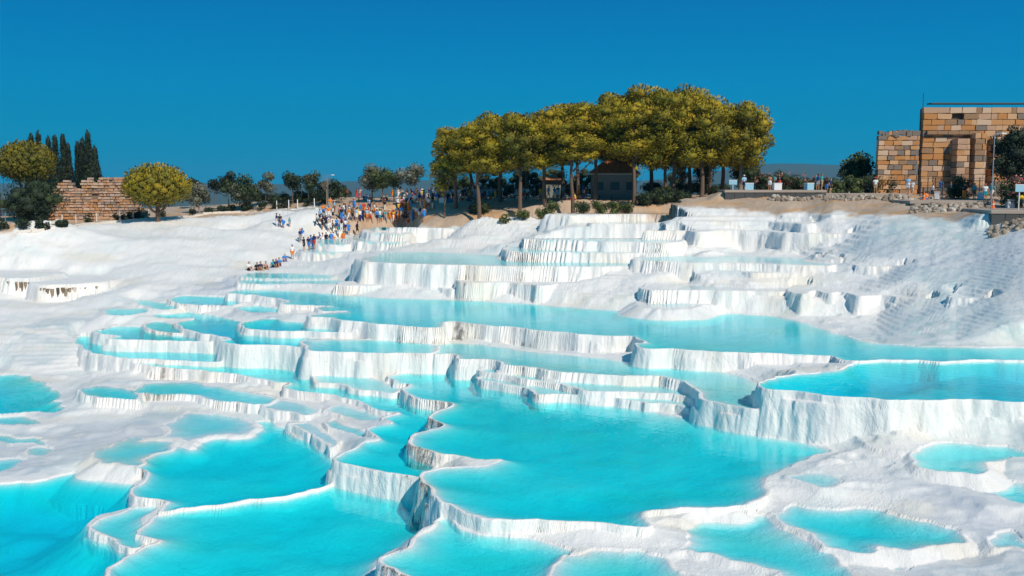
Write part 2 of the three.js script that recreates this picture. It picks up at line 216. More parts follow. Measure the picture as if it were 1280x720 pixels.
function catmull(pts, step, seed, soft) { // closed, denser, with scallops a few decimetres deep
  const out = [], n = pts.length;
  for (let i = 0; i < n; i++) {
    const p0 = pts[(i + n - 1) % n], p1 = pts[i], p2 = pts[(i + 1) % n], p3 = pts[(i + 2) % n];
    const d = Math.hypot(p2[0] - p1[0], p2[1] - p1[1]), m = Math.max(1, Math.round(d / step));
    const l0 = Math.max(0.05, Math.hypot(p1[0] - p0[0], p1[1] - p0[1])), l2 = Math.max(0.05, Math.hypot(p3[0] - p2[0], p3[1] - p2[1]));
    const k1 = 0.5 * Math.min(1, d / l0), k2 = 0.5 * Math.min(1, d / l2);
    for (let k = 0; k < m; k++) {
      const t = k / m, t2 = t * t, t3 = t2 * t, v = [0, 0];
      for (let c = 0; c < 2; c++) {
        const m1 = k1 * (p2[c] - p0[c]) * Math.min(1, d / (l0 + d) * 2) * 0.9, m2 = k2 * (p3[c] - p1[c]) * Math.min(1, d / (l2 + d) * 2) * 0.9;
        v[c] = (2 * t3 - 3 * t2 + 1) * p1[c] + (t3 - 2 * t2 + t) * m1 + (-2 * t3 + 3 * t2) * p2[c] + (t3 - t2) * m2;
      }
      out.push(v);
    }
  }
  for (const v of out) {
    const [x, z] = v, D = Math.hypot(x, z), a = (0.16 + D * 0.0026) * (soft ? 2.2 : 1);
    v[0] += a * (n2(x / 1.7 + seed, z / 1.7) * 1.1 + n2(x / 0.62 - seed, z / 0.62) * 0.7);
    v[1] += a * (n2(x / 1.7 - seed, z / 1.7 + 40) * 1.5 + n2(x / 0.62 + seed, z / 0.62 - 40) * 0.85);
  }
  return out;
}
const BIN = 4, bins = new Map();
POOLS.forEach((P, id) => { // signed distance to each outline on a grid of its own
  const D = Math.hypot(P.pts[0][0], P.pts[0][1]);
  P.line = catmull(P.pts, clamp(D * 0.004, 0.14, 0.4), id * 3.7, P.soft);
  let x0 = 1e9, x1 = -1e9, z0 = 1e9, z1 = -1e9; for (const [x, z] of P.line) { x0 = Math.min(x0, x); x1 = Math.max(x1, x); z0 = Math.min(z0, z); z1 = Math.max(z1, z); }
  const M = 2.4, cell = clamp(D * 0.0032, 0.1, 0.3); x0 -= M; z0 -= M; x1 += M; z1 += M;
  const w = Math.ceil((x1 - x0) / cell) + 2, h = Math.ceil((z1 - z0) / cell) + 2, line = P.line, n = line.length;
  const g = new Float32Array(w * h).fill(99);
  const reach = Math.ceil(3.2 / cell);
  for (let k = 0; k < n; k++) { // splat every edge's distance near it
    const [ax, az] = line[k], [bx, bz] = line[(k + 1) % n], ex = bx - ax, ez = bz - az, ll = ex * ex + ez * ez + 1e-12;
    const i0 = Math.max(0, Math.floor((Math.min(ax, bx) - x0) / cell) - reach), i1 = Math.min(w - 1, Math.ceil((Math.max(ax, bx) - x0) / cell) + reach);
    const j0 = Math.max(0, Math.floor((Math.min(az, bz) - z0) / cell) - reach), j1 = Math.min(h - 1, Math.ceil((Math.max(az, bz) - z0) / cell) + reach);
    for (let j = j0; j <= j1; j++) for (let i = i0; i <= i1; i++) {
      const px = x0 + i * cell - ax, pz = z0 + j * cell - az, t = clamp((px * ex + pz * ez) / ll), dx = px - t * ex, dz = pz - t * ez, q = dx * dx + dz * dz;
      const o = j * w + i; if (q < g[o]) g[o] = q;
    }
  }
  for (let j = 0; j < h; j++) { // inside by crossings along the row
    const z = z0 + j * cell, xs = [];
    for (let k = 0; k < n; k++) { const [ax, az] = line[k], [bx, bz] = line[(k + 1) % n]; if ((az > z) !== (bz > z)) xs.push(ax + (z - az) / (bz - az) * (bx - ax)); }
    xs.sort((a, b) => a - b);
    for (let i = 0; i < w; i++) { const x = x0 + i * cell; let c = 0; while (c < xs.length && xs[c] < x) c++; const o = j * w + i, d = Math.min(3.2, Math.sqrt(g[o])); g[o] = c & 1 ? -d : d; }
  }
  Object.assign(P, { g, w, h, x0, z0, cell, id });
  for (let bi = Math.floor(x0 / BIN); bi <= Math.floor(x1 / BIN); bi++) for (let bj = Math.floor(z0 / BIN); bj <= Math.floor(z1 / BIN); bj++) { const k = bi * 4096 + bj; let l = bins.get(k); if (!l) bins.set(k, l = []); l.push(P); }
});
function sdf(P, x, z) {
  const fx = (x - P.x0) / P.cell, fz = (z - P.z0) / P.cell; if (fx < 0 || fz < 0 || fx >= P.w - 1 || fz >= P.h - 1) return 9;
  const i = fx | 0, j = fz | 0, u = fx - i, v = fz - j, o = j * P.w + i, g = P.g;
  return (g[o] * (1 - u) + g[o + 1] * u) * (1 - v) + (g[o + P.w] * (1 - u) + g[o + P.w + 1] * u) * v;
}
const lipAt = (x, z) => 0.012 + 0.022 * n2(x * 1.3, z * 1.3 + 9) + 0.05 * n2(x * 0.37 + 3, z * 0.37);
const EMPTY = [];
// which ground is bare earth (far road and square) and which is travertine; both outlines from the photograph
function polyOf(...a) { const p = []; for (let i = 0; i < a.length; i += 3) p.push(onLevel(a[i], a[i + 1], a[i + 2])); return p; }
const EARTH = polyOf(-260,305,-6, -20,299,-6.0, 22,303,-6.2, 24,290,-5.5, 60,287,-5.4, 130,279,-5.0, 200,274,-4.5, 300,267,-3.9, 390,262,-3.4, 398,272,-4.3, 425,283,-5.2, 460,280,-4.8, 525,278,-4.4, 545,266,-3.2, 590,256,-2.2, 640,256,-2.1, 700,257,-2.2, 800,253,-1.8, 850,255,-1.86).concat([[24, -102.5], [29, -99], [34, -91], [38.3, -83.7], [40.5, -78.5], [42, -75.2], [64, -73], [160, -140], [160, -400], [-300, -400], [-300, -150]]);
function signedTo(poly, x, z) {
  let q = 1e18, c = false; const n = poly.length;
  for (let k = 0; k < n; k++) {
    const [ax, az] = poly[k], [bx, bz] = poly[(k + 1) % n], ex = bx - ax, ez = bz - az, px = x - ax, pz = z - az, t = clamp((px * ex + pz * ez) / (ex * ex + ez * ez + 1e-12)), dx = px - t * ex, dz = pz - t * ez;
    q = Math.min(q, dx * dx + dz * dz); if ((az > z) !== (bz > z) && x < ax + (z - az) / (bz - az) * ex) c = !c;
  }
  return c ? -Math.sqrt(q) : Math.sqrt(q);
}
const earthMask = (x, z) => z > -66 ? 0 : sstep(0.5, -0.9, signedTo(EARTH, x, z) + fbm(x * 0.5, z * 0.35) * 1.6);
const SLOPE = polyOf(-200,420,-11.5, 0,408,-11.1, 60,398,-10.9, 130,383,-10.5, 190,361,-9.7, 240,350,-9.2, 320,338,-8.8, 380,318,-7.9, 400,300,-6.4, 440,262,-3.4, 300,262,-3.6, 0,280,-5.2, -200,300,-6);
const PATHS = [[905, 108, 1031, 107, 237.5], [1031, 104.5, 1138, 103.5, 241.8], [1136, 93.5, 1238, 92.5, 251], [1238, 80.5, 1345, 79.5, 263]].map(([pa, Da, pb, Db, py]) => { // front edge of each slab of the stone path: ends and level
  const A = [(pa - 640) / FOC * Da, -Da], B = [(pb - 640) / FOC * Db, -Db], l = Math.hypot(B[0] - A[0], B[1] - A[1]); return { A, B, l, u: (B[0] - A[0]) / l, v: (B[1] - A[1]) / l, L: -(py - 233) / FOC * (Da + Db) / 2 }; });
const WET = [polyOf(1040,305,-4.9, 1110,296,-4.5, 1200,286,-3.7, 1300,290,-3.7, 1400,330,-5.3, 1400,445,-9.7, 1200,446,-9.8, 1090,440,-9.7, 1060,412,-9.5, 1110,395,-8.9, 1170,380,-8, 1160,350,-6.8, 1080,345,-6.8, 1050,325,-6.2), polyOf(1180,545,-11.1, 1400,540,-11, 1400,800,-12.6, 1060,800,-12.7, 1060,705,-12.5, 1190,690,-12.2, 1210,640,-11.9, 1110,610,-11.6), polyOf(-150,440,-12.2, -20,418,-11.6, 60,404,-11.4, 130,388,-10.5, 190,366,-9.8, 250,352,-9.2, 310,343,-9, 300,362,-9.5, 215,370,-10.1, 170,376,-10.4, 125,388,-10.6, 110,412,-11.3, 60,412,-11.6, 0,416,-11.6), polyOf(240,505,-13, 330,512,-13.2, 380,530,-13.2, 330,540,-13.3, 240,545,-13.3, 130,560,-13.5, 60,590,-13.7, -60,600,-13.8, -60,530,-13.3, 60,530,-13.4, 180,520,-13.3)];
function info(x, z) { // everything the terrain knows about a point
  const D = Math.hypot(x, z), D2 = -z;
  let b = baseAt(x, z);
  if (D2 > 150) { const t = sstep(165, 330, D); b = lerp(b, -42, t); }
  if (x > 14 && z < -68 && z > -126) for (const P of PATHS) { // earth is banked up behind and in front of the path
    const dx = x - P.A[0], dz = z - P.A[1], t = dx * P.u + dz * P.v, s = -dx * P.v + dz * P.u; if (t < -3 || t > P.l + 3 || s > 0 || s < -10) continue;
    b = lerp(b, P.L - 0.28, sstep(-2, 0, t) * sstep(P.l + 2, P.l, t) * sstep(-10, -7.5, s) * sstep(0, -0.9, s));
  }
  let wet = 0; if (z > -100) for (const q of WET) wet = Math.max(wet, sstep(1.2, -1.5, signedTo(q, x, z) + 1.6 * fbm(x * 0.2, z * 0.3, 2)));
  const smooth = signedTo(SLOPE, x, z), open = sstep(-1.5, 1.5, smooth), far = sstep(-66, -62, z) > 0 ? 0 : 1;
  const earth = earthMask(x, z);
  const rough = open * (1 - earth) * sstep(140, 118, D) * (D > 90 ? 0.7 : 1);
  const calm = D2 > 54 && D2 < 96 ? sstep(1020, 1120, 640 + FOC * x / D2) : 0; // the even flank on the right: long thin rims
  // small step terraces on the slopes between the pools
  let bt = b + (1 - 0.7 * calm) * (0.26 * fbm(x * 0.16, z * 0.16 + 5) + 0.11 * n2(x * 0.55, z * 0.55) + 0.05 * n2(x * 1.6, z * 1.6 + 3)) + calm * (0.07 * n2(x * 0.25, z * 0.9) + 0.06 * n2(x * 0.8, z * 0.8));
  if (rough > 0) {
    const s = D + 4 * n2(x * 0.1, z * 0.1) > 90 ? 0.40 : 0.19, t = bt / s, f = t - Math.floor(t);
    const st = (Math.floor(t) + Math.pow(f, 5)) * s + s * 0.35;
    bt = lerp(bt, st + 0.012 * n2(x * 5, z * 5), rough * (0.9 - 0.5 * wet * (1 - calm) - 0.25 * calm));
  }
  b = bt + (1 - open) * (0.045 * fbm(x * 0.9, z * 0.9 + 31, 3) + 0.02 * Math.abs(n2(x * 2.6, z * 2.6)));
  const raw = b, edge = D2 > 59 && D2 < 112 ? sstep(790, 890, 640 + FOC * x / D2) : 0, onFlank = edge > 0, over = 0.52 + 2.6 * (1 - edge);
  let inside = null, wall = -1e9, wallL = null, dIn = 0, near = 9;
  const list = bins.get(Math.floor(x / BIN) * 4096 + Math.floor(z / BIN)) ?? EMPTY;
  let lowest = 1e9;
  for (const P of list) {
    const d = sdf(P, x, z);
    if (onFlank && P.L > -8.3 && raw > P.L + over) continue; // the slope has risen over this shelf: its shore is here
    if (d < 0) { if (!inside || P.L > inside.L) { inside = P; dIn = -d; } }
    else if (d < 2.4) {
      const k = sstep(0.02, 0.2, d), a = x * 1.0, c = z * 1.0;
      const flute = 0.07 * Math.abs(n2(a * 1.9 + 3, c * 1.9)) + 0.025 * n2(a * 5.1, c * 5.1 + 8) + 0.09 * n2(a * 0.7, c * 0.7 + 33);
      const e = Math.max(0, d - k * flute * 1.2 - 0.05);
      const ledge = 0.45 * Math.max(0, n2(x * 0.45 + 60, z * 0.45) + 0.12), top = 0.42 + 0.25 * n2(x * 0.3 - 20, z * 0.3);
      const rim = clamp(0.10 + (D - 55) * 0.008, 0.10, 0.42), steep = clamp(4.8 - (D - 55) * 0.03, 3.4, 4.8); // the far walls are older: rounder lips
      let drop = e * steep * sstep(0, rim, e);
      if (drop > top) { const e2 = Math.max(0, e - ledge); const q = e2 * steep * sstep(0, rim, e2); drop = Math.max(top + (drop - top) * 0.1, q); }
      if (P.soft) drop = d * 0.55;
      else if (drop > 0.2) drop = 0.2 + (drop - 0.2) * 0.92;
      const y = P.L + (P.soft ? 0 : lipAt(x, z)) - drop;
      if (y > wall) { wall = y; wallL = P; }
      if (P.L < b) b = Math.min(b, P.L + 0.05 + (b - P.L) * sstep(0, 1.6, d));
      near = Math.min(near, d);
    }
  }
  let h, kind;
  if (inside) {
    const s = Math.max(0, dIn - 0.04 - 0.05 * n2(x * 1.1, z * 1.1));
    const lip = (inside.soft ? 0 : lipAt(x, z)) * (1 - sstep(0.0, 0.18, dIn));
    const dep = inside.depth;
    const bed = dep > 0 ? dep * (1 - Math.exp(-s / inside.shore * (inside.soft ? 1.0 : 1.6))) * (0.9 + 0.55 * fbm(x * 0.17, z * 0.17 + 3, 3)) : -0.02 * fbm(x * 0.5, z * 0.5);
    h = inside.L + lip - bed + (dep > 0 ? 0.015 * n2(x * 2.2, z * 2.2) : 0.03 * n2(x * 1.1, z * 1.1)); kind = 1;
    if (onFlank && inside.L > -8.3) h = Math.max(h, inside.L + (raw - inside.L - 0.15 - 2.6 * (1 - edge)) * 1.4);
    if (wall > h && wallL.L > inside.L) { h = wall; kind = 2; }
  } else { h = b; kind = 0; if (wall > b) { h = wall; kind = 2; } }
  return { h, kind, earth, rough, smooth, inside, D, wet };
}
const H = (x, z) => EYE + info(x, z).h;

// ------------------------------------------------------------------ terrain mesh: a fan of columns, denser where the ground is steep
const COLS = 1230, ROWS = 740, A0 = -0.95, A1 = 0.95, R0 = 20, R1 = 330;
const angleOf = (i) => { const k = i - (COLS - 1) / 2, n = 540; return Math.abs(k) <= n ? k / n * 0.53 : Math.sign(k) * (0.53 + (Math.abs(k) - n) / ((COLS - 1) / 2 - n) * (A1 - 0.53)); }; // finest within the view
{
  const CC = 220, RR = 1500, dens = new Float32Array(CC * RR), lnR = Math.log(R1 / R0);
  for (let i = 0; i < CC; i++) {
    const a = lerp(A0, A1, i / (CC - 1)), sx = Math.sin(a), sz = -Math.cos(a); let last = null;
    for (let j = 0; j < RR; j++) {
      const r = R0 * Math.exp(lnR * j / (RR - 1)), h = info(r * sx, r * sz).h, dr = r * lnR / RR;
      const dh = last === null ? 0 : Math.abs(h - last); last = h;
      // weight: picture height covered by flat ground plus by steep ground
      dens[i * RR + j] = (dr * Math.max(3, -h) / r + dh * 1.3) / r * (r > 175 ? 0.3 : 1) + 2e-6;
    }
  }
  const sm = new Float32Array(CC * RR);
  for (let i = 0; i < CC; i++) { // blur along the column, then across
    let acc = 0; const w = 14, row = dens.subarray(i * RR, (i + 1) * RR), o = sm.subarray(i * RR, (i + 1) * RR);
    for (let j = -w; j < RR; j++) { if (j + w < RR) acc += row[j + w]; if (j - w - 1 >= 0) acc -= row[j - w - 1]; if (j >= 0) o[j] = acc / (2 * w + 1); }
  }
  for (let i = 0; i < CC; i++) for (let j = 0; j < RR; j++) { let a = 0, n = 0; for (let k = -3; k <= 3; k++) { const q = i + k; if (q >= 0 && q < CC) { const w = 4 - Math.abs(k); a += sm[q * RR + j] * w; n += w; } } dens[i * RR + j] = a / n; }
  // radius of every row in every coarse column, from the cumulated density
  const rad = new Float64Array(CC * ROWS);
  for (let i = 0; i < CC; i++) {
    let tot = 0; for (let j = 0; j < RR; j++) tot += dens[i * RR + j];
    let acc = 0, j = 0;
    for (let k = 0; k < ROWS; k++) {
      const goal = tot * k / (ROWS - 1); while (j < RR - 1 && acc + dens[i * RR + j] < goal) { acc += dens[i * RR + j]; j++; }
      const f = clamp((goal - acc) / dens[i * RR + j]); rad[i * ROWS + k] = k === ROWS - 1 ? R1 : R0 * Math.exp(lnR * Math.min(1, (j + f) / (RR - 1)));
    }
  }
  const N = COLS * ROWS, pos = new Float32Array(N * 3), uv = new Float32Array(N * 2), col = new Float32Array(N * 3), kinds = new Uint8Array(N), earths = new Float32Array(N), wets = new Float32Array(N);
  for (let i = 0; i < COLS; i++) {
    const a = angleOf(i), sx = Math.sin(a), sz = -Math.cos(a), f = (a - A0) / (A1 - A0) * (CC - 1), c = Math.min(CC - 2, Math.floor(f)), u = f - c;
    for (let k = 0; k < ROWS; k++) {
      const r = lerp(rad[c * ROWS + k], rad[(c + 1) * ROWS + k], u), x = r * sx, z = r * sz, q = info(x, z), o = i * ROWS + k;
      pos[o * 3] = x; pos[o * 3 + 1] = EYE + q.h; pos[o * 3 + 2] = z; kinds[o] = q.kind; earths[o] = q.earth;
      wets[o] = q.kind === 0 ? Math.max(q.wet, 0.45 * q.rough * sstep(0.0, 0.3, fbm(x * 0.09, z * 0.13 + 11))) : 0;
    }
  }
  // relief on the steep walls: push along the normal
  const at = (i, k) => { const o = (i * ROWS + k) * 3; return [pos[o], pos[o + 1], pos[o + 2]]; };
  const moved = new Float32Array(pos);
  for (let i = 1; i < COLS - 1; i++) for (let k = 1; k < ROWS - 1; k++) {
    const o = i * ROWS + k; if (kinds[o] === 1 && pos[o * 3] < 1e9 && earths[o] > 0.5) continue;
    const [ax, ay, az] = at(i - 1, k), [bx, by, bz] = at(i + 1, k), [cx, cy, cz] = at(i, k - 1), [dx, dy, dz] = at(i, k + 1);
    let nx = (by - ay) * (dz - cz) - (bz - az) * (dy - cy), ny = (bz - az) * (dx - cx) - (bx - ax) * (dz - cz), nz = (bx - ax) * (dy - cy) - (by - ay) * (dx - cx);
    const l = Math.hypot(nx, ny, nz) || 1; if (ny < 0) { nx = -nx; ny = -ny; nz = -nz; } nx /= l; ny /= l; nz /= l;
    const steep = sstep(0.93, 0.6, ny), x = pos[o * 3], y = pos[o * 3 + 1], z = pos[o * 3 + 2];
    const w = steep * (0.06 * n3(x * 2.1, y * 3.1, z * 2.1) + 0.028 * n3(x * 5.2, y * 5.1, z * 5.2) + 0.016 * Math.abs(n3(x * 7, y * 2.2, z * 7)));
    moved[o * 3] = x + nx * w; moved[o * 3 + 1] = y + ny * w * 0.4; moved[o * 3 + 2] = z + nz * w;
    // stains: where water has run, the lime is a shade greyer or greener, in streaks
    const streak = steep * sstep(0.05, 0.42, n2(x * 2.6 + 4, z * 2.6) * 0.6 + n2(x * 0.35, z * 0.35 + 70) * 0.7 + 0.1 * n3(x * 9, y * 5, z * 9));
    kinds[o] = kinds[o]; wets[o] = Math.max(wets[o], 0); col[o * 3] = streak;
  }
  pos.set(moved);
  for (let o = 0; o < N; o++) {
    const x = pos[o * 3], y = pos[o * 3 + 1], z = pos[o * 3 + 2], streak = col[o * 3], e = earths[o];
    const m = fbm(x * 0.31 + 20, z * 0.31, 4), g = n2(x * 3.1, z * 3.1 + y * 2.0), p = sstep(0.30, 0.6, fbm(x * 0.12 + 50, z * 0.2, 3));
    let r = 0.85, gg = 0.835, b = 0.80; const teal = sstep(0.05, 0.5, fbm(x * 0.21 + 80, z * 0.33, 3)) * (1 - e) * (z < -30 ? 1 : 0.5), buff = sstep(0.12, 0.55, fbm(x * 0.17 - 30, z * 0.45 + 60, 4)) * (1 - e), grey = sstep(0.1, 0.5, fbm(x * 0.9 + 15, z * 0.9, 3)) * (1 - e);
    r = lerp(r, 0.70, teal * 0.45); gg = lerp(gg, 0.79, teal * 0.45); b = lerp(b, 0.77, teal * 0.45); r = lerp(r, 0.80, buff * 0.5); gg = lerp(gg, 0.74, buff * 0.5); b = lerp(b, 0.62, buff * 0.5); r = lerp(r, 0.70, grey * 0.35); gg = lerp(gg, 0.70, grey * 0.35); b = lerp(b, 0.70, grey * 0.35);
    r += 0.03 * m + 0.025 * g; gg += 0.03 * m + 0.025 * g; b += 0.03 * m + 0.028 * g;
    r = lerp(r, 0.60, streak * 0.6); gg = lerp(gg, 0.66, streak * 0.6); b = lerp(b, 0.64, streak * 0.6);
    r = lerp(r, 0.80, p * 0.8); gg = lerp(gg, 0.76, p * 0.8); b = lerp(b, 0.66, p * 0.8);
    const band = wets[o] > 0 ? sstep(-0.15, 0.35, n2(x * 0.5, z * 1.9 + y * 6) + 0.5 * n2(x * 1.7, z * 4.3)) : 0, w = wets[o] * (0.25 + 0.6 * band), lilac = sstep(-0.2, 0.3, n2(x * 0.06, z * 0.1 + 3));
    r = lerp(r, lerp(0.52, 0.60, lilac), w); gg = lerp(gg, lerp(0.66, 0.62, lilac), w); b = lerp(b, lerp(0.64, 0.66, lilac), w);
    const speck = sstep(0.42, 0.6, n2(x * 6.3 + 5, z * 6.3)) * sstep(0.1, 0.4, n2(x * 0.3 + 7, z * 0.3)) * (1 - e); r = lerp(r, 0.45, speck * 0.6); gg = lerp(gg, 0.42, speck * 0.6); b = lerp(b, 0.36, speck * 0.6);
    if (e > 0) {
      const q = fbm(x * 0.22, z * 0.22 + 30, 4), s = n2(x * 2.3, z * 2.3), ochre = sstep(0.02, 0.35, fbm(x * 0.13 + 9, z * 0.6, 3));
      const er = 0.50 + 0.10 * q + 0.07 * s + 0.03 * ochre, eg = 0.375 + 0.08 * q + 0.06 * s - 0.05 * ochre, eb = 0.27 + 0.06 * q + 0.05 * s - 0.10 * ochre;
      r = lerp(r, er, e); gg = lerp(gg, eg, e); b = lerp(b, eb, e);
    }
    if (Math.hypot(x, z) > 200) { r = 0.16; gg = 0.17; b = 0.09; }
    col[o * 3] = r; col[o * 3 + 1] = gg; col[o * 3 + 2] = b;
    uv[o * 2] = x * 0.5; uv[o * 2 + 1] = (z + y * 0.9) * 0.5;
  }
  const idx = [new Uint32Array((COLS - 1) * (ROWS - 1) * 6), new Uint32Array((COLS - 1) * (ROWS - 1) * 6)], cnt = [0, 0];
  for (let i = 0; i < COLS - 1; i++) for (let k = 0; k < ROWS - 1; k++) {
    const a = i * ROWS + k, b = a + ROWS, c = b + 1, d = a + 1, s = wets[a] > 0.4 ? 1 : 0, I = idx[s]; let n = cnt[s];
    I[n++] = a; I[n++] = b; I[n++] = c; I[n++] = a; I[n++] = c; I[n++] = d; cnt[s] = n;
  }
  const I = new Uint32Array(cnt[0] + cnt[1]); I.set(idx[0].subarray(0, cnt[0])); I.set(idx[1].subarray(0, cnt[1]), cnt[0]);
  const g = new THREE.BufferGeometry();
  g.setAttribute('position', new THREE.BufferAttribute(pos, 3)); g.setAttribute('uv', new THREE.BufferAttribute(uv, 2)); g.setAttribute('color', new THREE.BufferAttribute(col, 3)); g.setIndex(new THREE.BufferAttribute(I, 1));
  g.addGroup(0, cnt[0], 0); g.addGroup(cnt[0], cnt[1], 1); g.computeVertexNormals();
  const S = 512, t = new Uint8Array(S * S * 4); // fine crusty grain of the lime
  for (let j = 0; j < S; j++) for (let i = 0; i < S; i++) {
    let v = 0; for (const [f, a] of [[8, 0.4], [19, 0.3], [47, 0.22], [101, 0.14]]) { // wraps: blend of two shifted copies
      const u = i / S, w = j / S, A = n2(u * f, w * f), B = n2((u - 1) * f, w * f), C = n2(u * f, (w - 1) * f), E = n2((u - 1) * f, (w - 1) * f);
      v += a * (A * (1 - u) * (1 - w) + B * u * (1 - w) + C * (1 - u) * w + E * u * w) * 1.4;
    }
    const o = (j * S + i) * 4; t[o] = t[o + 1] = t[o + 2] = clamp(0.5 + v) * 255; t[o + 3] = 255;
  }
  const grain = new THREE.DataTexture(t, S, S); grain.wrapS = grain.wrapT = THREE.RepeatWrapping; grain.magFilter = THREE.LinearFilter; grain.needsUpdate = true;
  const dry = new THREE.MeshStandardMaterial({ vertexColors: true, roughness: 0.82, bumpMap: grain, bumpScale: 0.035, name: 'travertine' });
  const wet = new THREE.MeshStandardMaterial({ vertexColors: true, roughness: 0.3, bumpMap: grain, bumpScale: 0.02, name: 'wet travertine' });
  tag(mesh('ground', g, [dry, wet]), 'white travertine terraces stepping down from the bare earth square', 'terraces', null, 'structure');
}

// ------------------------------------------------------------------ water: for every pool a closed body that dims light with its thickness, and its surface
{
  const S = 512, t = new Uint8Array(S * S * 4), rip = rngOf(5), waves = [];
  for (let k = 0; k < 46; k++) { const f = Math.floor(3 + rip() * 30), a = (rip() - 0.5) * 1.9 + Math.PI / 2, kx = Math.round(f * Math.cos(a)), ky = Math.round(f * Math.sin(a)); waves.push([kx, ky, rip() * 6.28, 1 / (4 + Math.hypot(kx, ky))]); }
  for (let j = 0; j < S; j++) for (let i = 0; i < S; i++) {
    let v = 0; for (const [kx, ky, p, a] of waves) v += a * Math.sin((kx * i + ky * j) / S * 2 * Math.PI + p);
    const o = (j * S + i) * 4; t[o] = t[o + 1] = t[o + 2] = clamp(0.5 + v * 0.42) * 255; t[o + 3] = 255;
  }
  const ripple = new THREE.DataTexture(t, S, S); ripple.wrapS = ripple.wrapT = THREE.RepeatWrapping; ripple.magFilter = THREE.LinearFilter; ripple.needsUpdate = true;
  const surface = new THREE.MeshPhysicalMaterial({ color: 0xffffff, roughness: 0.03, transmission: 1, thickness: 0, ior: 1.33, specularIntensity: 0.75, bumpMap: ripple, bumpScale: 0.008, name: 'water surface' });
  const body = new THREE.MeshPhysicalMaterial({ color: new THREE.Color().setRGB(0.03, 0.74, 0.88), roughness: 1, specularIntensity: 0, transparent: true, opacity: 0.12, thickness: 1, attenuationColor: new THREE.Color().setRGB(0.11, 0.95, 0.99), attenuationDistance: 1, name: 'mineral water' });
  for (const P of POOLS) {
    if (!(P.depth > 0)) continue;
    const line = P.line, n = line.length, tri = THREE.ShapeUtils.triangulateShape(line.map(([x, z]) => new THREE.Vector2(x, -z)), []);
    const top = EYE + P.L - 0.012, low = top - P.depth * 1.35 - 0.25;
    const sp = new Float32Array(n * 3), su = new Float32Array(n * 2); line.forEach(([x, z], k) => { sp[k * 3] = x; sp[k * 3 + 1] = top; sp[k * 3 + 2] = z; su[k * 2] = x / 3.2; su[k * 2 + 1] = z / 3.2; });
    const ti = tri.flat(), up = []; for (let k = 0; k < ti.length; k += 3) { const [a, b, c] = [ti[k], ti[k + 1], ti[k + 2]]; const s = (line[b][0] - line[a][0]) * (line[c][1] - line[a][1]) - (line[b][1] - line[a][1]) * (line[c][0] - line[a][0]); up.push(...(s < 0 ? [a, b, c] : [a, c, b])); }
    const sg = new THREE.BufferGeometry(); sg.setAttribute('position', new THREE.BufferAttribute(sp, 3)); sg.setAttribute('uv', new THREE.BufferAttribute(su, 2)); sg.setIndex(up); sg.computeVertexNormals();
    const bp = new Float32Array(n * 6); line.forEach(([x, z], k) => { bp.set([x, top - 0.005, z], k * 3); bp.set([x, low, z], (n + k) * 3); });
    const bi = [...up]; for (let k = 0; k < up.length; k += 3) bi.push(up[k] + n, up[k + 2] + n, up[k + 1] + n);
    let area = 0; for (let k = 0; k < n; k++) { const [ax, az] = line[k], [cx, cz] = line[(k + 1) % n]; area += ax * cz - cx * az; }
    for (let k = 0; k < n; k++) { const q = (k + 1) % n; bi.push(...(area < 0 ? [k, k + n, q, q, k + n, q + n] : [k, q, k + n, q, q + n, k + n])); }
    const bg = new THREE.BufferGeometry(); bg.setAttribute('position', new THREE.BufferAttribute(bp, 3)); bg.setIndex(bi);
    const o = tag(mesh('water', bg, body), 'turquoise mineral water standing in a terrace pool', 'water', 'water in the terrace pools', 'structure');
    o.castShadow = false; mesh('surface', sg, surface, o).castShadow = false;
  }
}

// ------------------------------------------------------------------ placing things: a pixel gives a direction, the ground gives the distance
function hit(px, py) {
  const r = rayOf(px, py), l = Math.hypot(r[0], r[2]); let t0 = 24 / l, t = t0;
  for (; t < 330; t += 0.35) { if (EYE + r[1] * t < H(r[0] * t, r[2] * t)) break; t0 = t; }
  for (let k = 0; k < 14; k++) { const m = (t0 + t) / 2; if (EYE + r[1] * m < H(r[0] * m, r[2] * m)) t = m; else t0 = m; }
  if (t > 168) t = px < 540 ? 150 : 119; // over the crest: it stands on the plateau edge
  const x = r[0] * t, z = r[2] * t; return [x, H(x, z), z];
}
function atDepth(px, D) { const x = (px - 640) / FOC * D, z = -D; return [x, H(x, z), z]; } // D: distance along the view, from what stands around it
const topAt = (py, D) => EYE + (233 - py) / FOC * D;

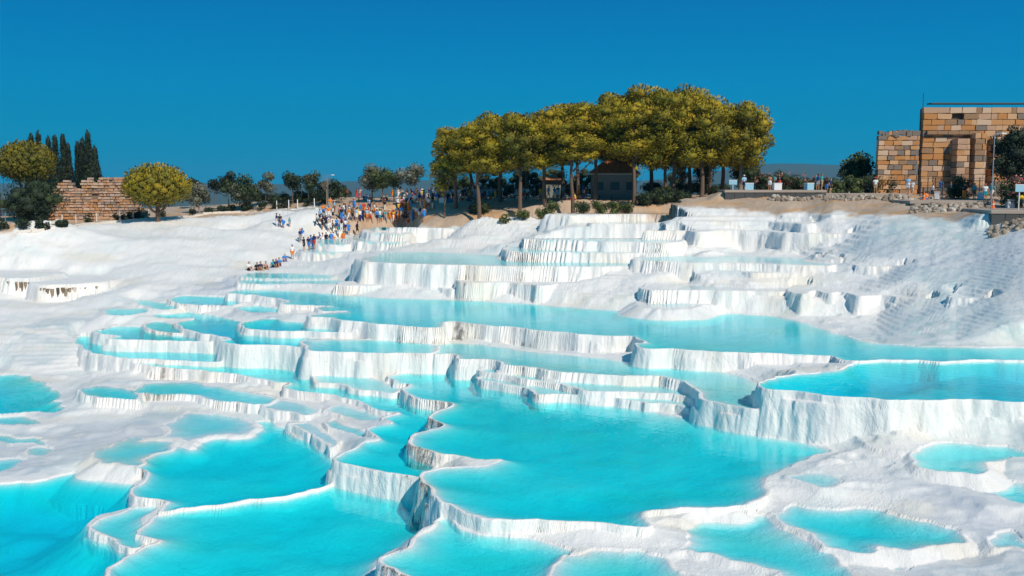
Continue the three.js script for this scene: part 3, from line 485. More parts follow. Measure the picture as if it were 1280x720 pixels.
// ------------------------------------------------------------------ plants
const CORE = new THREE.IcosahedronGeometry(1, 1);
function Leaves() { // collects small leaf faces with their own tint
  const p = [], c = [], nn = [];
  return {
    add(x, y, z, dx, dy, dz, len, wid, col, r, ox, oy, oz) { // a pointed leaf or needle spray along d
      let ux = dy * (r() - 0.5) * 2 - dz * (r() - 0.5), uy = dz * (r() - 0.5) - dx * (r() - 0.5) * 2, uz = dx * (r() - 0.5) * 2 - dy * (r() - 0.5) + 0.02;
      const k = ux * dx + uy * dy + uz * dz; ux -= k * dx; uy -= k * dy; uz -= k * dz; const l = wid / (Math.hypot(ux, uy, uz) || 1) / 2; ux *= l; uy *= l; uz *= l;
      const mx = x + dx * len * 0.5, my = y + dy * len * 0.5, mz = z + dz * len * 0.5, ex = x + dx * len, ey = y + dy * len, ez = z + dz * len;
      let fx = uy * dz - uz * dy, fy = uz * dx - ux * dz, fz = ux * dy - uy * dx; const fl = Math.hypot(fx, fy, fz) || 1, out = fx * ox + fy * oy + fz * oz > 0; fx /= out ? fl : -fl; fy /= out ? fl : -fl; fz /= out ? fl : -fl;
      if (out) p.push(x, y, z, mx + ux, my + uy, mz + uz, ex, ey, ez, x, y, z, ex, ey, ez, mx - ux, my - uy, mz - uz);
      else p.push(x, y, z, ex, ey, ez, mx + ux, my + uy, mz + uz, x, y, z, mx - ux, my - uy, mz - uz, ex, ey, ez);
      const hx = fx * 0.55 + ox, hy = fy * 0.55 + oy, hz = fz * 0.55 + oz, hl = Math.hypot(hx, hy, hz) || 1; for (let i = 0; i < 6; i++) nn.push(hx / hl, hy / hl, hz / hl);
      for (let i = 0; i < 6; i++) c.push(col[0], col[1], col[2]);
    },
    core(cx, cy, cz, rx, ry, rz, col) { const P = CORE.attributes.position; for (let i = 0; i < P.count; i++) { const X = P.getX(i), Y = P.getY(i), Z = P.getZ(i), k = 1 + 0.3 * n3(X * 2 + cx, Y * 2 + cy, Z * 2 + cz); p.push(cx + X * rx * k, cy + Y * ry * k, cz + Z * rz * k); nn.push(X, Y, Z); c.push(...col); } },
    build() { const g = new THREE.BufferGeometry(); g.setAttribute('position', new THREE.Float32BufferAttribute(p, 3)); g.setAttribute('normal', new THREE.Float32BufferAttribute(nn, 3)); g.setAttribute('color', new THREE.Float32BufferAttribute(c, 3)); return g; },
  };
}
function puff(L, r, cx, cy, cz, rx, ry, rz, n, len, wid, cols, up = 0.35) {
  const tone = 0.82 + 0.36 * r(), pick = cols[Math.floor(r() * cols.length)];
  if (rx > 0.3) L.core(cx, cy, cz, rx * 0.5, ry * 0.5, rz * 0.5, pick.map((v) => v * tone * 0.9));
  for (let i = 0; i < n; i++) {
    const u = r() * 2 - 1, a = r() * 6.2832, s = Math.sqrt(1 - u * u); let dx = s * Math.cos(a), dy = u, dz = s * Math.sin(a); const q = 0.55 + 0.45 * Math.sqrt(r());
    const ox = dx, oy = dy, oz = dz, x = cx + dx * rx * q, y = cy + dy * ry * q, z = cz + dz * rz * q;
    dx += (r() - 0.5) * 1.1; dy += up + (r() - 0.5) * 1.1; dz += (r() - 0.5) * 1.1; const l = Math.hypot(dx, dy, dz) || 1, v = tone * (0.75 + 0.5 * r()), m = r() < 0.75 ? pick : cols[Math.floor(r() * cols.length)];
    L.add(x, y, z, dx / l, dy / l, dz / l, len * (0.7 + 0.6 * r()), wid * (0.7 + 0.6 * r()), [m[0] * v, m[1] * v, m[2] * v], r, ox, oy, oz);
  }
}
function limb(pts, r0, r1, seg = 7) { // a tapered, bent stem through points
  const c = new THREE.CatmullRomCurve3(pts.map((p) => new THREE.Vector3(...p))), n = Math.max(4, pts.length * 3), g = new THREE.TubeGeometry(c, n, 1, seg, false), P = g.attributes.position, v = new THREE.Vector3();
  for (let i = 0; i <= n; i++) { const ctr = c.getPointAt(i / n), rad = lerp(r0, r1, i / n); for (let k = 0; k <= seg; k++) { const o = i * (seg + 1) + k; v.fromBufferAttribute(P, o).sub(ctr).multiplyScalar(rad * (1 + 0.14 * n2(k * 1.7 + i * 0.6, i * 0.5))).add(ctr); P.setXYZ(o, v.x, v.y, v.z); } }
  g.computeVertexNormals(); g.deleteAttribute('uv'); return g;
}
const leafMat = new THREE.MeshStandardMaterial({ vertexColors: true, roughness: 0.75, side: THREE.DoubleSide, name: 'foliage' });
const barkMat = std(0.15, 0.10, 0.07, 0.95, { name: 'bark' }), paleBark = std(0.28, 0.23, 0.18, 0.95, { name: 'pale bark' });
const OLIVE = [[0.31, 0.245, 0.004], [0.24, 0.20, 0.005], [0.37, 0.265, 0.004], [0.18, 0.16, 0.006]], PINE = [[0.15, 0.135, 0.005], [0.18, 0.15, 0.005], [0.11, 0.11, 0.007]], DARK = [[0.016, 0.032, 0.014], [0.012, 0.026, 0.014], [0.022, 0.036, 0.012]], LEAF = [[0.03, 0.055, 0.014], [0.04, 0.065, 0.015], [0.022, 0.045, 0.014]], GREY = [[0.14, 0.15, 0.10], [0.11, 0.12, 0.075], [0.17, 0.175, 0.125]], BRIGHT = [[0.08, 0.11, 0.02], [0.11, 0.13, 0.03], [0.05, 0.08, 0.018]], DRY = [[0.22, 0.18, 0.10], [0.17, 0.14, 0.08]];

// umbrella pines of the grove: a few crowns and trunks, then one tree for each in the photograph; unit crown: 3.6 m radius, 8 m tall, top at y 0
function pineCrown(seed, cols) {
  const r = rngOf(seed), L = Leaves();
  for (let k = 0; k < 62; k++) {
    const t = r(), ring = k < 50 ? 1 : 0.5, a = k * 2.399963 + r() * 0.5, y = -0.5 - 6.9 * Math.pow(t, 0.95), dome = Math.sqrt(Math.max(0.06, 1 - Math.pow(1 - Math.min(1, -y / 3.6), 2))) * (y < -5.2 ? 0.82 : 1);
    const R = 3.0 * dome * ring * (0.8 + 0.35 * r()), s = 0.62 + 0.62 * r();
    puff(L, r, R * Math.cos(a), y - 0.4, R * Math.sin(a), s * 1.15, s * 0.82, s * 1.15, Math.round(150 + 170 * s), 0.34, 0.13, cols);
  }
  return L.build();
}
const crowns = [11, 12, 13, 14, 15].map((s, i) => pineCrown(s, i === 3 ? [...OLIVE.slice(0, 2), ...PINE] : OLIVE));
const pineTrunk = (seed) => { // unit: 10 m tall from base to the crown's middle
  const r = rngOf(seed), b = () => (r() - 0.5) * 0.9, g = [limb([[0, -0.6, 0], [b() * 0.4, 3, b() * 0.4], [b(), 6.5, b()], [b(), 10, b()]], 0.26, 0.1, 8)];
  for (let k = 0; k < 5; k++) { const a = k * 1.4 + r(), y = 5.6 + k * 0.7; g.push(limb([[0, y, 0], [Math.cos(a) * 1.0, y + 0.9, Math.sin(a) * 1.0], [Math.cos(a) * 2.2, y + 2.2, Math.sin(a) * 2.2]], 0.11, 0.04, 5)); }
  return mergeGeometries(g);
};
const trunks = [21, 22, 23].map(pineTrunk);
const GROVE = [[570,125,160,29,'at the grove end beside the crowded square'],[600,119,151,33,''],[626,128,141,33,''],[650,119,141,33,''],[681,121,136,36,''],[702,132,132,33,''],[716,118,152,30,''],[743,122,128,37,''],[771,129,117,37,''],[792,119,132,34,''],[813,127,109,38,''],[839,119,113,38,''],[861,130,109,37,''],[876,118,130,34,''],[900,124,123,34,''],[924,119,128,31,''],[590,140,160,30,''],[660,142,146,33,''],[722,144,131,34,''],[780,146,124,34,''],[832,146,118,34,''],[886,143,126,33,'']];
GROVE.forEach(([px, D, ty, w, place], i) => {
  const r = rngOf(300 + i), [x, y, z] = atDepth(px, D), top = topAt(ty, D), R = w / FOC * D, ch = Math.max(3.6, ((px < 640 ? 213 : px < 700 ? 207 : px < 830 ? 198 : 204) + 5 * (r() - 0.5) - ty) / FOC * D);
  const o = base('pine_tree', x, y, z, r() * 6.28);
  tag(o, i === 0 ? 'olive green umbrella pine at the grove end by the crowded square' : i === 15 ? 'umbrella pine with a bare pale trunk at the grove end by the stone path' : i === 11 ? 'tall umbrella pine with the rounded highest crown in the grove' : i >= 16 ? 'umbrella pine in the rear rank of the grove behind the tiled hut' : 'olive yellow umbrella pine in the front rank of the grove', 'pine tree', i === 0 || i === 15 || i === 11 ? null : i >= 16 ? 'pines in the rear rank of the grove' : 'pines in the front rank of the grove');
  const t = mesh('trunk', trunks[i % 3], i === 15 ? paleBark : barkMat, o), ts = (top - y - ch * 0.45) / 10; t.scale.set(1.15, ts, 1.15);
  const c = mesh('crown', crowns[i % 5], leafMat, o); c.position.y = top - y; c.scale.set(R / 3.5, ch / 8, R / 3.5);
});

// other trees: pixel, distance, top, crown half width, crown bottom (pixels), kind
function looseTree(px, D, ty, w, by, cols, label, opt = {}) {
  const seed = opt.seed ?? px * 7, r = rngOf(seed), [x, y, z] = atDepth(px, D), top = topAt(ty, D) - y, bot = Math.max(0.25, (topAt(by, D) - y) * 0.72), R = 1.22 * w / FOC * D;
  const o = base(opt.name ?? 'small_tree', x, y, z); tag(o, label, opt.category ?? 'tree', opt.group);
  const lean = opt.lean ?? 0, L = Leaves(), n = Math.round((opt.puffs ?? 16) * 1.5), cy = (top + bot) / 2, hh = (top - bot) / 2, limbs = [limb([[0, -0.4, 0], [lean * 0.3, bot * 0.6, 0.05], [lean, cy, 0]], Math.max(0.05, R * 0.07), 0.03, 6)];
  for (let k = 0; k < n; k++) {
    const u = r() * 2 - 1, a = k * 2.4 + r(), q = Math.pow(r(), 0.4), s = Math.sqrt(1 - u * u) * q, X = lean + R * 0.78 * s * Math.cos(a) * (0.7 + 0.6 * r()), Y = cy + hh * 0.82 * u * q, Z = R * 0.72 * s * Math.sin(a), sz = (opt.size ?? 0.42) * Math.min(R, hh * 1.3) * (0.55 + 0.75 * r());
    puff(L, r, X, Y, Z, sz, sz * 0.85, sz, opt.leaves ?? 110, opt.len ?? 0.3, opt.wid ?? 0.13, cols, 0.2);
    if (k % 3 === 0) limbs.push(limb([[lean * 0.6, bot * 0.8 + cy * 0.2, 0], [(X + lean) * 0.5, (Y + cy) * 0.5, Z * 0.5], [X, Y, Z]], 0.045, 0.015, 5));
  }
  mesh('trunk', mergeGeometries(limbs), opt.bark ?? barkMat, o); mesh('crown', L.build(), leafMat, o);
  return o;
}
function ball(px, D, ty, by, w, cols, label, opt = {}) { // dense clipped-looking round crown
  const r = rngOf(px * 3 + 1), [x, y, z] = atDepth(px, D), top = topAt(ty, D) - y, bot = topAt(by, D) - y, R = w / FOC * D, cy = (top + bot) / 2, hh = (top - bot) / 2;
  const o = base('pine_tree', x, y, z); tag(o, label, 'pine tree');
  const L = Leaves(); for (let k = 0; k < 95; k++) { const u = 1 - 2 * (k + 0.5) / 95, a = k * 2.399963, s = Math.sqrt(1 - u * u), q = 0.78 + 0.08 * r(); const sz = R * (0.2 + 0.07 * r()); puff(L, r, R * q * s * Math.cos(a), cy + hh * q * u * (u < 0 ? 0.8 : 1), R * q * s * Math.sin(a), sz * 1.1, sz * 0.85, sz * 1.1, 120, 0.34, 0.13, cols); }
  for (let k = 0; k < 14; k++) puff(L, r, (r() - 0.5) * R, cy + (r() - 0.5) * hh, (r() - 0.5) * R, R * 0.3, hh * 0.3, R * 0.3, 70, 0.4, 0.2, cols);
  const g = [limb([[0, -0.4, 0], [0.05, bot * 0.7, 0], [0, cy, 0]], R * 0.085, R * 0.05, 8)]; for (let k = 0; k < 4; k++) { const a = k * 1.57 + 0.4; g.push(limb([[0, bot * 0.6, 0], [Math.cos(a) * R * 0.3, bot, Math.sin(a) * R * 0.3], [Math.cos(a) * R * 0.55, cy, Math.sin(a) * R * 0.55]], R * 0.04, R * 0.02, 6)); }
  mesh('trunk', mergeGeometries(g), opt.bark ?? barkMat, o); mesh('crown', L.build(), leafMat, o);
}
function cypress(px, D, ty, w, label, group) {
  const r = rngOf(px * 5 + 2), [x, y, z] = atDepth(px, D), top = topAt(ty, D) - y, R = w / FOC * D, L = Leaves();
  const o = base('cypress_tree', x, y, z); tag(o, label, 'cypress', group);
  for (let k = 0; k < 60; k++) { const t = k / 60, h = 0.6 + (top - 1.2) * t, rr = R * Math.min(1, (1 - t) * 1.5) * Math.min(1, 0.5 + t * 4), a = k * 2.4; puff(L, r, rr * 0.62 * Math.cos(a), h, rr * 0.62 * Math.sin(a), Math.max(0.16, rr * 0.5), 0.75, Math.max(0.16, rr * 0.5), 70, 0.42, 0.11, DARK, 1.1); }
  mesh('trunk', limb([[0, -0.4, 0], [0.03, top * 0.4, 0], [0, top * 0.9, 0]], 0.2, 0.04, 6), barkMat, o); mesh('crown', L.build(), leafMat, o);
}
function shrub(name, px, py, w, h, cols, label, group, opt = {}) { // w and h in pixels, foot on the ground
  const [x, y, z] = opt.D ? atDepth(px, opt.D) : hit(px, py), D = -z, R = w / 2 / FOC * D, hh = h / FOC * D, r = rngOf(px * 11 + py), o = base(name, x, y, z); tag(o, label, opt.category ?? 'shrub', group);
  const L = Leaves(), n = opt.n ?? Math.round(clamp(R * hh * 7, 7, 46));
  for (let k = 0; k < n; k++) { const a = k * 2.4 + r(), q = Math.sqrt(r()), t = r(), sz = Math.min(R, hh) * 0.34; puff(L, r, R * 0.74 * q * Math.cos(a), sz * 0.6 + (hh - sz * 1.3) * t * (1 - 0.25 * q), Math.min(R, opt.deep ?? 1.6) * 0.74 * q * Math.sin(a), sz * 1.15, sz, sz * 1.1, opt.leaves ?? 90, opt.len ?? 0.2, 0.09, cols, 0.3); }
  const st = []; for (let k = 0; k < 4; k++) { const a = k * 1.6 + r(); st.push(limb([[0, -0.15, 0], [Math.cos(a) * R * 0.2, hh * 0.3, Math.sin(a) * R * 0.15], [Math.cos(a) * R * 0.5, hh * 0.65, Math.sin(a) * R * 0.3]], 0.04, 0.012, 5)); }
  mesh('stem', mergeGeometries(st), barkMat, o); mesh('foliage', L.build(), leafMat, o);
  if (opt.flowers) { const F = Leaves(); for (let k = 0; k < opt.flowers; k++) { const a = r() * 6.28, q = Math.sqrt(r()), t = 0.45 + 0.6 * r(); puff(F, r, R * 0.85 * q * Math.cos(a), hh * t * (1 - 0.15 * q), Math.min(R, opt.deep ?? 1.6) * 0.95 * q * Math.abs(Math.sin(a)), 0.13, 0.1, 0.13, 9, 0.1, 0.1, [[0.62, 0.20, 0.20], [0.70, 0.30, 0.26], [0.5, 0.14, 0.16]]); } mesh('flower', F.build(), leafMat, o).userData.kind = 'stuff'; }
}
// behind the ruin at the road
[[45,152,168,5],[54,150,165,6],[66,150,172,8],[74,149,170,8],[84,150,169,7],[90,152,180,7],[102,150,178,6],[108,148,174,8],[115,147,165,11],[123,149,184,9]].forEach(([px, D, ty, w]) => cypress(px, D, ty, w, w === 11 ? 'tallest and broadest dark cypress behind the broken rubble wall' : px < 60 ? 'thin cypress tip rising just behind the round pine crown' : 'dark narrow cypress behind the broken rubble wall', w === 11 ? null : px < 60 ? 'thin cypresses behind the round pine' : 'cypresses behind the rubble wall'));
ball(37, 132, 178, 232, 33, PINE, 'round clipped pine above the dark bush beside the rubble wall');
ball(198, 131, 207, 260, 39, OLIVE.slice(1), 'round olive yellow pine alone beside the end of the rubble wall');
looseTree(44, 127, 225, 29, 277, DARK.concat(LEAF), 'broad dark green bush tree under the round pine', { puffs: 40, size: 0.36, leaves: 120, name: 'bush_tree' });
looseTree(250, 146, 227, 12, 256, GREY, 'small grey leaved olive tree on the bare slope beside the round yellow pine', { puffs: 15, bark: paleBark, name: 'olive_tree' });
looseTree(244, 156, 218, 9, 232, DARK, 'small dark tree with a flat crown behind the grey olive tree', { puffs: 8 });
looseTree(270, 158, 223, 5, 235, DARK, 'tiny dark tree on a thin bare trunk against the sky', { puffs: 6, size: 0.6 });
looseTree(287, 150, 213, 9, 236, DARK, 'dark bushy tree standing behind the wide grey green olive', { puffs: 10 });
looseTree(306, 146, 219, 22, 250, GREY.slice(0, 2).concat(LEAF), 'wide grey green olive tree on the bank above the white slope', { puffs: 26, size: 0.32, name: 'olive_tree' });
looseTree(332, 147, 216, 9, 232, GREY, 'slender olive tree with a pale grey crown', { puffs: 9, lean: 0.5, name: 'olive_tree' });
looseTree(367, 149, 212, 10, 234, DARK.concat(LEAF), 'dark round headed tree beside the slender grey olive', { puffs: 12 });
looseTree(386, 149, 214, 10, 233, LEAF.concat(GREY.slice(1, 2)), 'light green tree with an uneven crown beside the dark round headed tree', { puffs: 10, lean: 0.4 });
looseTree(414, 146, 226, 19, 248, DARK.concat(LEAF), 'broad dark bush under the leafless tree by the square', { puffs: 26, size: 0.32, name: 'bush_tree' });
looseTree(466, 142, 207, 13, 232, GREY, 'pale olive tree by the benches on the square', { puffs: 15, name: 'olive_tree' });
looseTree(479, 140, 211, 13, 231, LEAF.concat(BRIGHT), 'green tree between the pale olive and the small upright tree', { puffs: 14 });
looseTree(493, 141, 209, 9, 230, LEAF.concat(BRIGHT), 'small upright green tree on the square', { puffs: 10 });
looseTree(523, 138, 205, 15, 224, GREY, 'leaning grey olive tree standing alone on the crowded square', { puffs: 15, lean: -0.7, name: 'olive_tree', leaves: 70 });
looseTree(556, 122, 196, 15, 232, DRY.concat(OLIVE), 'thin yellowing tree with dry twigs beside the first grove pine', { puffs: 18, leaves: 80 });
{ // leafless tree
  const [x, y, z] = atDepth(409, 142), o = base('bare_tree', x, y, z), r = rngOf(99), g = [limb([[0, -0.3, 0], [0.05, 2, 0], [0, 3.6, 0.1]], 0.11, 0.05)]; tag(o, 'leafless grey tree with thin upright twigs behind the broad dark bush', 'tree');
  mesh('trunk', g[0], paleBark, o); const tw = [];
  for (let k = 0; k < 26; k++) { const a = k * 2.4, q = 0.4 + r(), h = 2 + r() * 1.6; tw.push(limb([[0, h, 0], [Math.cos(a) * q * 0.5, h + 0.6, Math.sin(a) * q * 0.5], [Math.cos(a) * q * 0.8, h + 1.1 + r() * 0.8, Math.sin(a) * q * 0.8]], 0.025, 0.008, 4)); }
  mesh('branches', mergeGeometries(tw), paleBark, o).userData.kind = 'stuff';
}
// grove undergrowth and the hedge behind it
[[632,246,14,11],[655,247,22,13],[677,248,17,14],[689,248,20,16],[728,247,22,17],[748,247,22,17],[766,247,22,18],[782,246,20,16],[868,240,24,16],[886,239,22,17]].forEach(([px, py, w, h], i) => shrub('oleander_bush', px, py, w, h, i < 4 ? BRIGHT : BRIGHT.concat(LEAF), i < 4 ? 'rounded pale green bush at the grove edge by the stone benches' : i < 8 ? 'loose green bush in the row before the tiled hut' : 'green bush beside the bare pine trunk at the grove end', i < 4 ? 'pale bushes at the grove edge' : i < 8 ? 'bushes before the tiled hut' : 'bushes at the grove end', { D: 112.5 }));
[[830,146,228,238,20],[850,148,225,240,20],[872,150,222,240,20],[640,150,224,244,24],[680,152,222,244,24],[715,152,224,244,22],[600,148,228,246,20],[815,150,222,240,16],[900,142,224,238,14],[575,152,212,246,22],[615,154,206,246,24],[655,156,204,246,24],[690,158,204,246,22],[730,160,208,244,22],[765,162,212,244,20],[845,160,206,240,16],[808,117,229,245,14],[828,117,228,244,16],[848,117,229,243,15],[600,122,236,249,15],[712,116,234,248,12]].forEach(([px, D, ty, by, w]) => shrub('hedge_bush', px, by, w * 2, by - ty, DARK.concat(LEAF), 'dark green hedge bush in the shade behind the pine trunks', 'hedge bushes behind the grove', { D, n: 26 }));
looseTree(775, 168, 176, 24, 228, LEAF.concat(OLIVE), 'green tree seen through the gap between the grove trunks', { puffs: 26, size: 0.34 });
looseTree(852, 150, 178, 9, 226, DRY, 'reddish dry tree standing in the gap between the grove trunks', { puffs: 14 });
looseTree(878, 150, 168, 13, 236, DARK, 'dark cypress like tree behind the last grove pines', { puffs: 36, size: 0.4 });
looseTree(930, 125, 196, 15, 232, LEAF, 'leafy green tree under the last pine of the grove', { puffs: 22 });
// oleanders along the stone path
[[952,30,30,30],[975,31,31,36],[999,32,30,34],[1020,30,26,26]].forEach(([px, w, h, f], i) => shrub('oleander_hedge', px, 236, w, h, LEAF, 'dark oleander with pink flowers in the hedge behind the stone path', 'flowering oleanders behind the stone path', { D: 117, flowers: f, leaves: 110, n: 34 }));
looseTree(1066, 116, 191, 17, 226, LEAF.concat(BRIGHT), 'rounded green tree between the oleander hedge and the stone ruin', { puffs: 24, size: 0.34 });
[[1040,240,30,22],[1062,239,30,24],[1086,238,34,30],[1108,238,22,28]].forEach(([px, py, w, h], i) => shrub('path_bush', px, py, w, h, i < 2 ? BRIGHT.concat(LEAF) : LEAF.concat(DARK), i < 2 ? 'light green bush behind the path before the rounded tree' : 'dark green bush at the foot of the low ruin wall', i < 2 ? 'light bushes behind the path' : 'dark bushes at the low ruin wall', { D: 112, n: 30 }));
shrub('path_bush', 1196, 238, 28, 28, LEAF, 'dark green bush before the tall ruin piers', null, { D: 102.5, n: 30 });
looseTree(1266, 97, 160, 26, 226, DARK, 'dark leafy tree hiding the foot of the tall ruin', { puffs: 40, size: 0.36, leaves: 130 });
shrub('oleander_hedge', 1268, 244, 46, 40, LEAF, 'oleander covered in pink flowers under the dark tree by the ruin', null, { D: 90, flowers: 80, n: 40 });
// clipped shrubs and planting along the road
[[4,287,14,12],[29,287,18,15],[49,286,11,12],[58,286,9,10],[75,284,10,9],[82,284,7,9],[111,280,11,14]].forEach(([px, py, w, h]) => shrub('clipped_shrub', px, py, w, h, LEAF.concat(DARK), 'clipped round shrub on the road verge before the rubble wall', 'clipped shrubs before the rubble wall'));
[[146,275],[153,274.5],[162,274],[171,273],[181,272.5],[203,271]].forEach(([px, py]) => shrub('clipped_shrub', px, py, 8, 9, DARK.concat(LEAF), 'small square clipped shrub between the roadside posts', 'small clipped shrubs between the posts'));
[[241,270,9,9],[260,267,15,8],[278,265,12,9],[289,264,10,9],[308,263,17,17],[327,262,12,12],[345,261,13,12],[358,260,12,11],[385,258,14,12],[404,256,12,14]].forEach(([px, py, w, h]) => shrub('clipped_shrub', px, py, w, h, LEAF.concat(DARK), 'rounded dark shrub behind the kerb above the white slope', 'shrubs behind the kerb above the white slope'));
[[322,252,22,14],[340,250,22,16],[355,250,20,14],[374,248,24,18],[392,248,22,15],[430,246,18,12]].forEach(([px, py, w, h]) => shrub('dark_bush', px, py, w, h, DARK.concat(LEAF), 'low dark bush under the small trees on the bank', 'low bushes on the bank'));

// ------------------------------------------------------------------ stone path on the right: stepped slabs with a retaining wall, rubble below
const pxAt = (px, D) => (px - 640) / FOC * D;
const SLABS = [];
const paving = std(0.40, 0.33, 0.27, 0.9, { name: 'paving stone' }), darkMat = std(0.07, 0.075, 0.075, 0.85, { name: 'dark coloured retaining face' });  // retaining wall blocks are given one even dark colour
function slab(pa, Da, pb, Db, py, deep, label) {
  const L = EYE - (py - 233) / FOC * (Da + Db) / 2, A = [pxAt(pa, Da), -Da], B = [pxAt(pb, Db), -Db], nx = (B[1] - A[1]), nz = -(B[0] - A[0]), l = Math.hypot(nx, nz), C = [B[0] + nx / l * deep, B[1] + nz / l * deep], E = [A[0] + nx / l * deep, A[1] + nz / l * deep];
  SLABS.push({ L, poly: [A, B, C, E] });
  const sh = new THREE.Shape([A, B, C, E].map(([x, z]) => new THREE.Vector2(x, -z))), g = new THREE.ExtrudeGeometry(sh, { depth: 0.22, bevelEnabled: true, bevelSize: 0.03, bevelThickness: 0.03, bevelSegments: 1 }); g.rotateX(-Math.PI / 2);
  const o = mesh('path', g, paving); o.position.y = L - 0.25; tag(o, label, 'path', null, 'structure');
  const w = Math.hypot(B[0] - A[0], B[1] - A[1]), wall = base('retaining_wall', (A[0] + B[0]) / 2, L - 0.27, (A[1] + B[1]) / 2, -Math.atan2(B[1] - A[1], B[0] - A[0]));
  tag(wall, 'dark coloured retaining wall under ' + label.replace(/^.*?(the|a) /, 'the '), 'wall');
  const r = rngOf(pa), n = Math.round(w / 1.1); for (let k = 0; k < n; k++) { const bw = w / n; const b = mesh('stone_block', roughBoxes[k % 5], darkMat, wall); b.position.set(-w / 2 + (k + 0.5) * bw, -0.5, -0.3 + 0.04 * (r() - 0.5)); b.scale.set(bw - 0.03, 1.0, 0.5); }
}
const roughBoxes = [1, 2, 3, 4, 5].map((seed) => { // unit blocks with worn edges
  const g = new THREE.BoxGeometry(1, 1, 1, 2, 2, 1), P = g.attributes.position; for (let i = 0; i < P.count; i++) { const x = P.getX(i), y = P.getY(i), z = P.getZ(i); const k = (a, b, c) => n3(a * 3.1 + seed * 7, b * 3.1, c * 3.1 + seed) * 0.09; P.setXYZ(i, x + k(x, y, z) * (Math.abs(x) > 0.4 ? 1 : 0.6), y + k(y + 5, z, x), z + k(z, x + 9, y) * 0.8); } g.computeVertexNormals(); return g;
});
slab(905, 108, 1031, 107, 237.5, 7, 'stone path beside the oleander hedge');
slab(1031, 104.5, 1138, 103.5, 241.8, 8, 'stone path before the low ruin wall');
slab(1136, 93.5, 1238, 92.5, 251, 9, 'stone path before the tall ruin');
slab(1238, 80.5, 1345, 79.5, 263, 9, 'lowest stone path slab beside the flowering oleander');
const inPolyXZ = (poly, x, z) => { let c = false; for (let k = 0, n = poly.length; k < n; k++) { const [ax, az] = poly[k], [bx, bz] = poly[(k + 1) % n]; if ((az > z) !== (bz > z) && x < ax + (z - az) / (bz - az) * (bx - ax)) c = !c; } return c; };
const G = (x, z) => { let y = H(x, z); for (const s of SLABS) if (inPolyXZ(s.poly, x, z)) y = Math.max(y, s.L); return y; };
function stand(px, py) { // where a ray meets the ground or a slab
  const r = rayOf(px, py), l = Math.hypot(r[0], r[2]); let t0 = 24 / l, t = t0;
  for (; t < 250; t += 0.3) { if (EYE + r[1] * t < G(r[0] * t, r[2] * t)) break; t0 = t; }
  for (let k = 0; k < 14; k++) { const m = (t0 + t) / 2; if (EYE + r[1] * m < G(r[0] * m, r[2] * m)) t = m; else t0 = m; }
  if (t > 168) t = px < 540 ? 146 : px < 900 ? 121 : 108;
  return [r[0] * t, G(r[0] * t, r[2] * t), r[2] * t];
}
{ // rubble bank
  const rocks = [1, 2, 3, 4, 5, 6].map((s) => { const g = new THREE.IcosahedronGeometry(1, 1), P = g.attributes.position; for (let i = 0; i < P.count; i++) { const x = P.getX(i), y = P.getY(i), z = P.getZ(i), k = 1 + 0.55 * n3(x * 1.3 + s * 9, y * 1.3, z * 1.3) + 0.15 * n3(x * 3 + s, y * 3, z * 3); P.setXYZ(i, x * k, y * k * 0.72, z * k * 0.85); } g.computeVertexNormals(); return g; });
  const mats = [[0.42, 0.36, 0.29], [0.30, 0.25, 0.20], [0.50, 0.45, 0.38], [0.22, 0.18, 0.14], [0.36, 0.28, 0.2]].map(([r, g, b]) => std(r, g, b, 0.95, { name: 'rubble stone' })), r = rngOf(44);
  const runs = [[960, 107.7, 1031, 107, 0.45, 2.4, 60], [1029, 104.5, 1138, 103.5, 0.4, 3.0, 150], [1136, 93.5, 1238, 92.5, 0.5, 4.2, 180], [1236, 80.5, 1340, 79.5, 0.5, 3.8, 110]];
  const labels = ['rubble bank under the stone path by the oleander hedge', 'long rubble bank under the stone path before the low ruin wall', 'rubble bank sloping from the path before the tall ruin', 'dark rubble bank under the lowest stone path slab'];
  runs.forEach(([pa, Da, pb, Db, lo, hi, n], q) => {
    const o = base('rubble_bank', 0, 0, 0); tag(o, labels[q], 'rubble');
    for (let k = 0; k < n; k++) { const t = r(), D = lerp(Da, Db, t) - lerp(lo, hi, r()), x = pxAt(lerp(pa, pb, t), D), z = -D, s = 0.13 + 0.26 * r() * r() + 0.04, m = mesh('stone', rocks[Math.floor(r() * 6)], mats[Math.floor(r() * 5)], o); m.position.set(x, H(x, z) + s * 0.3, z); m.rotation.set(r(), r() * 6, r()); m.scale.setScalar(s); }
  });
}

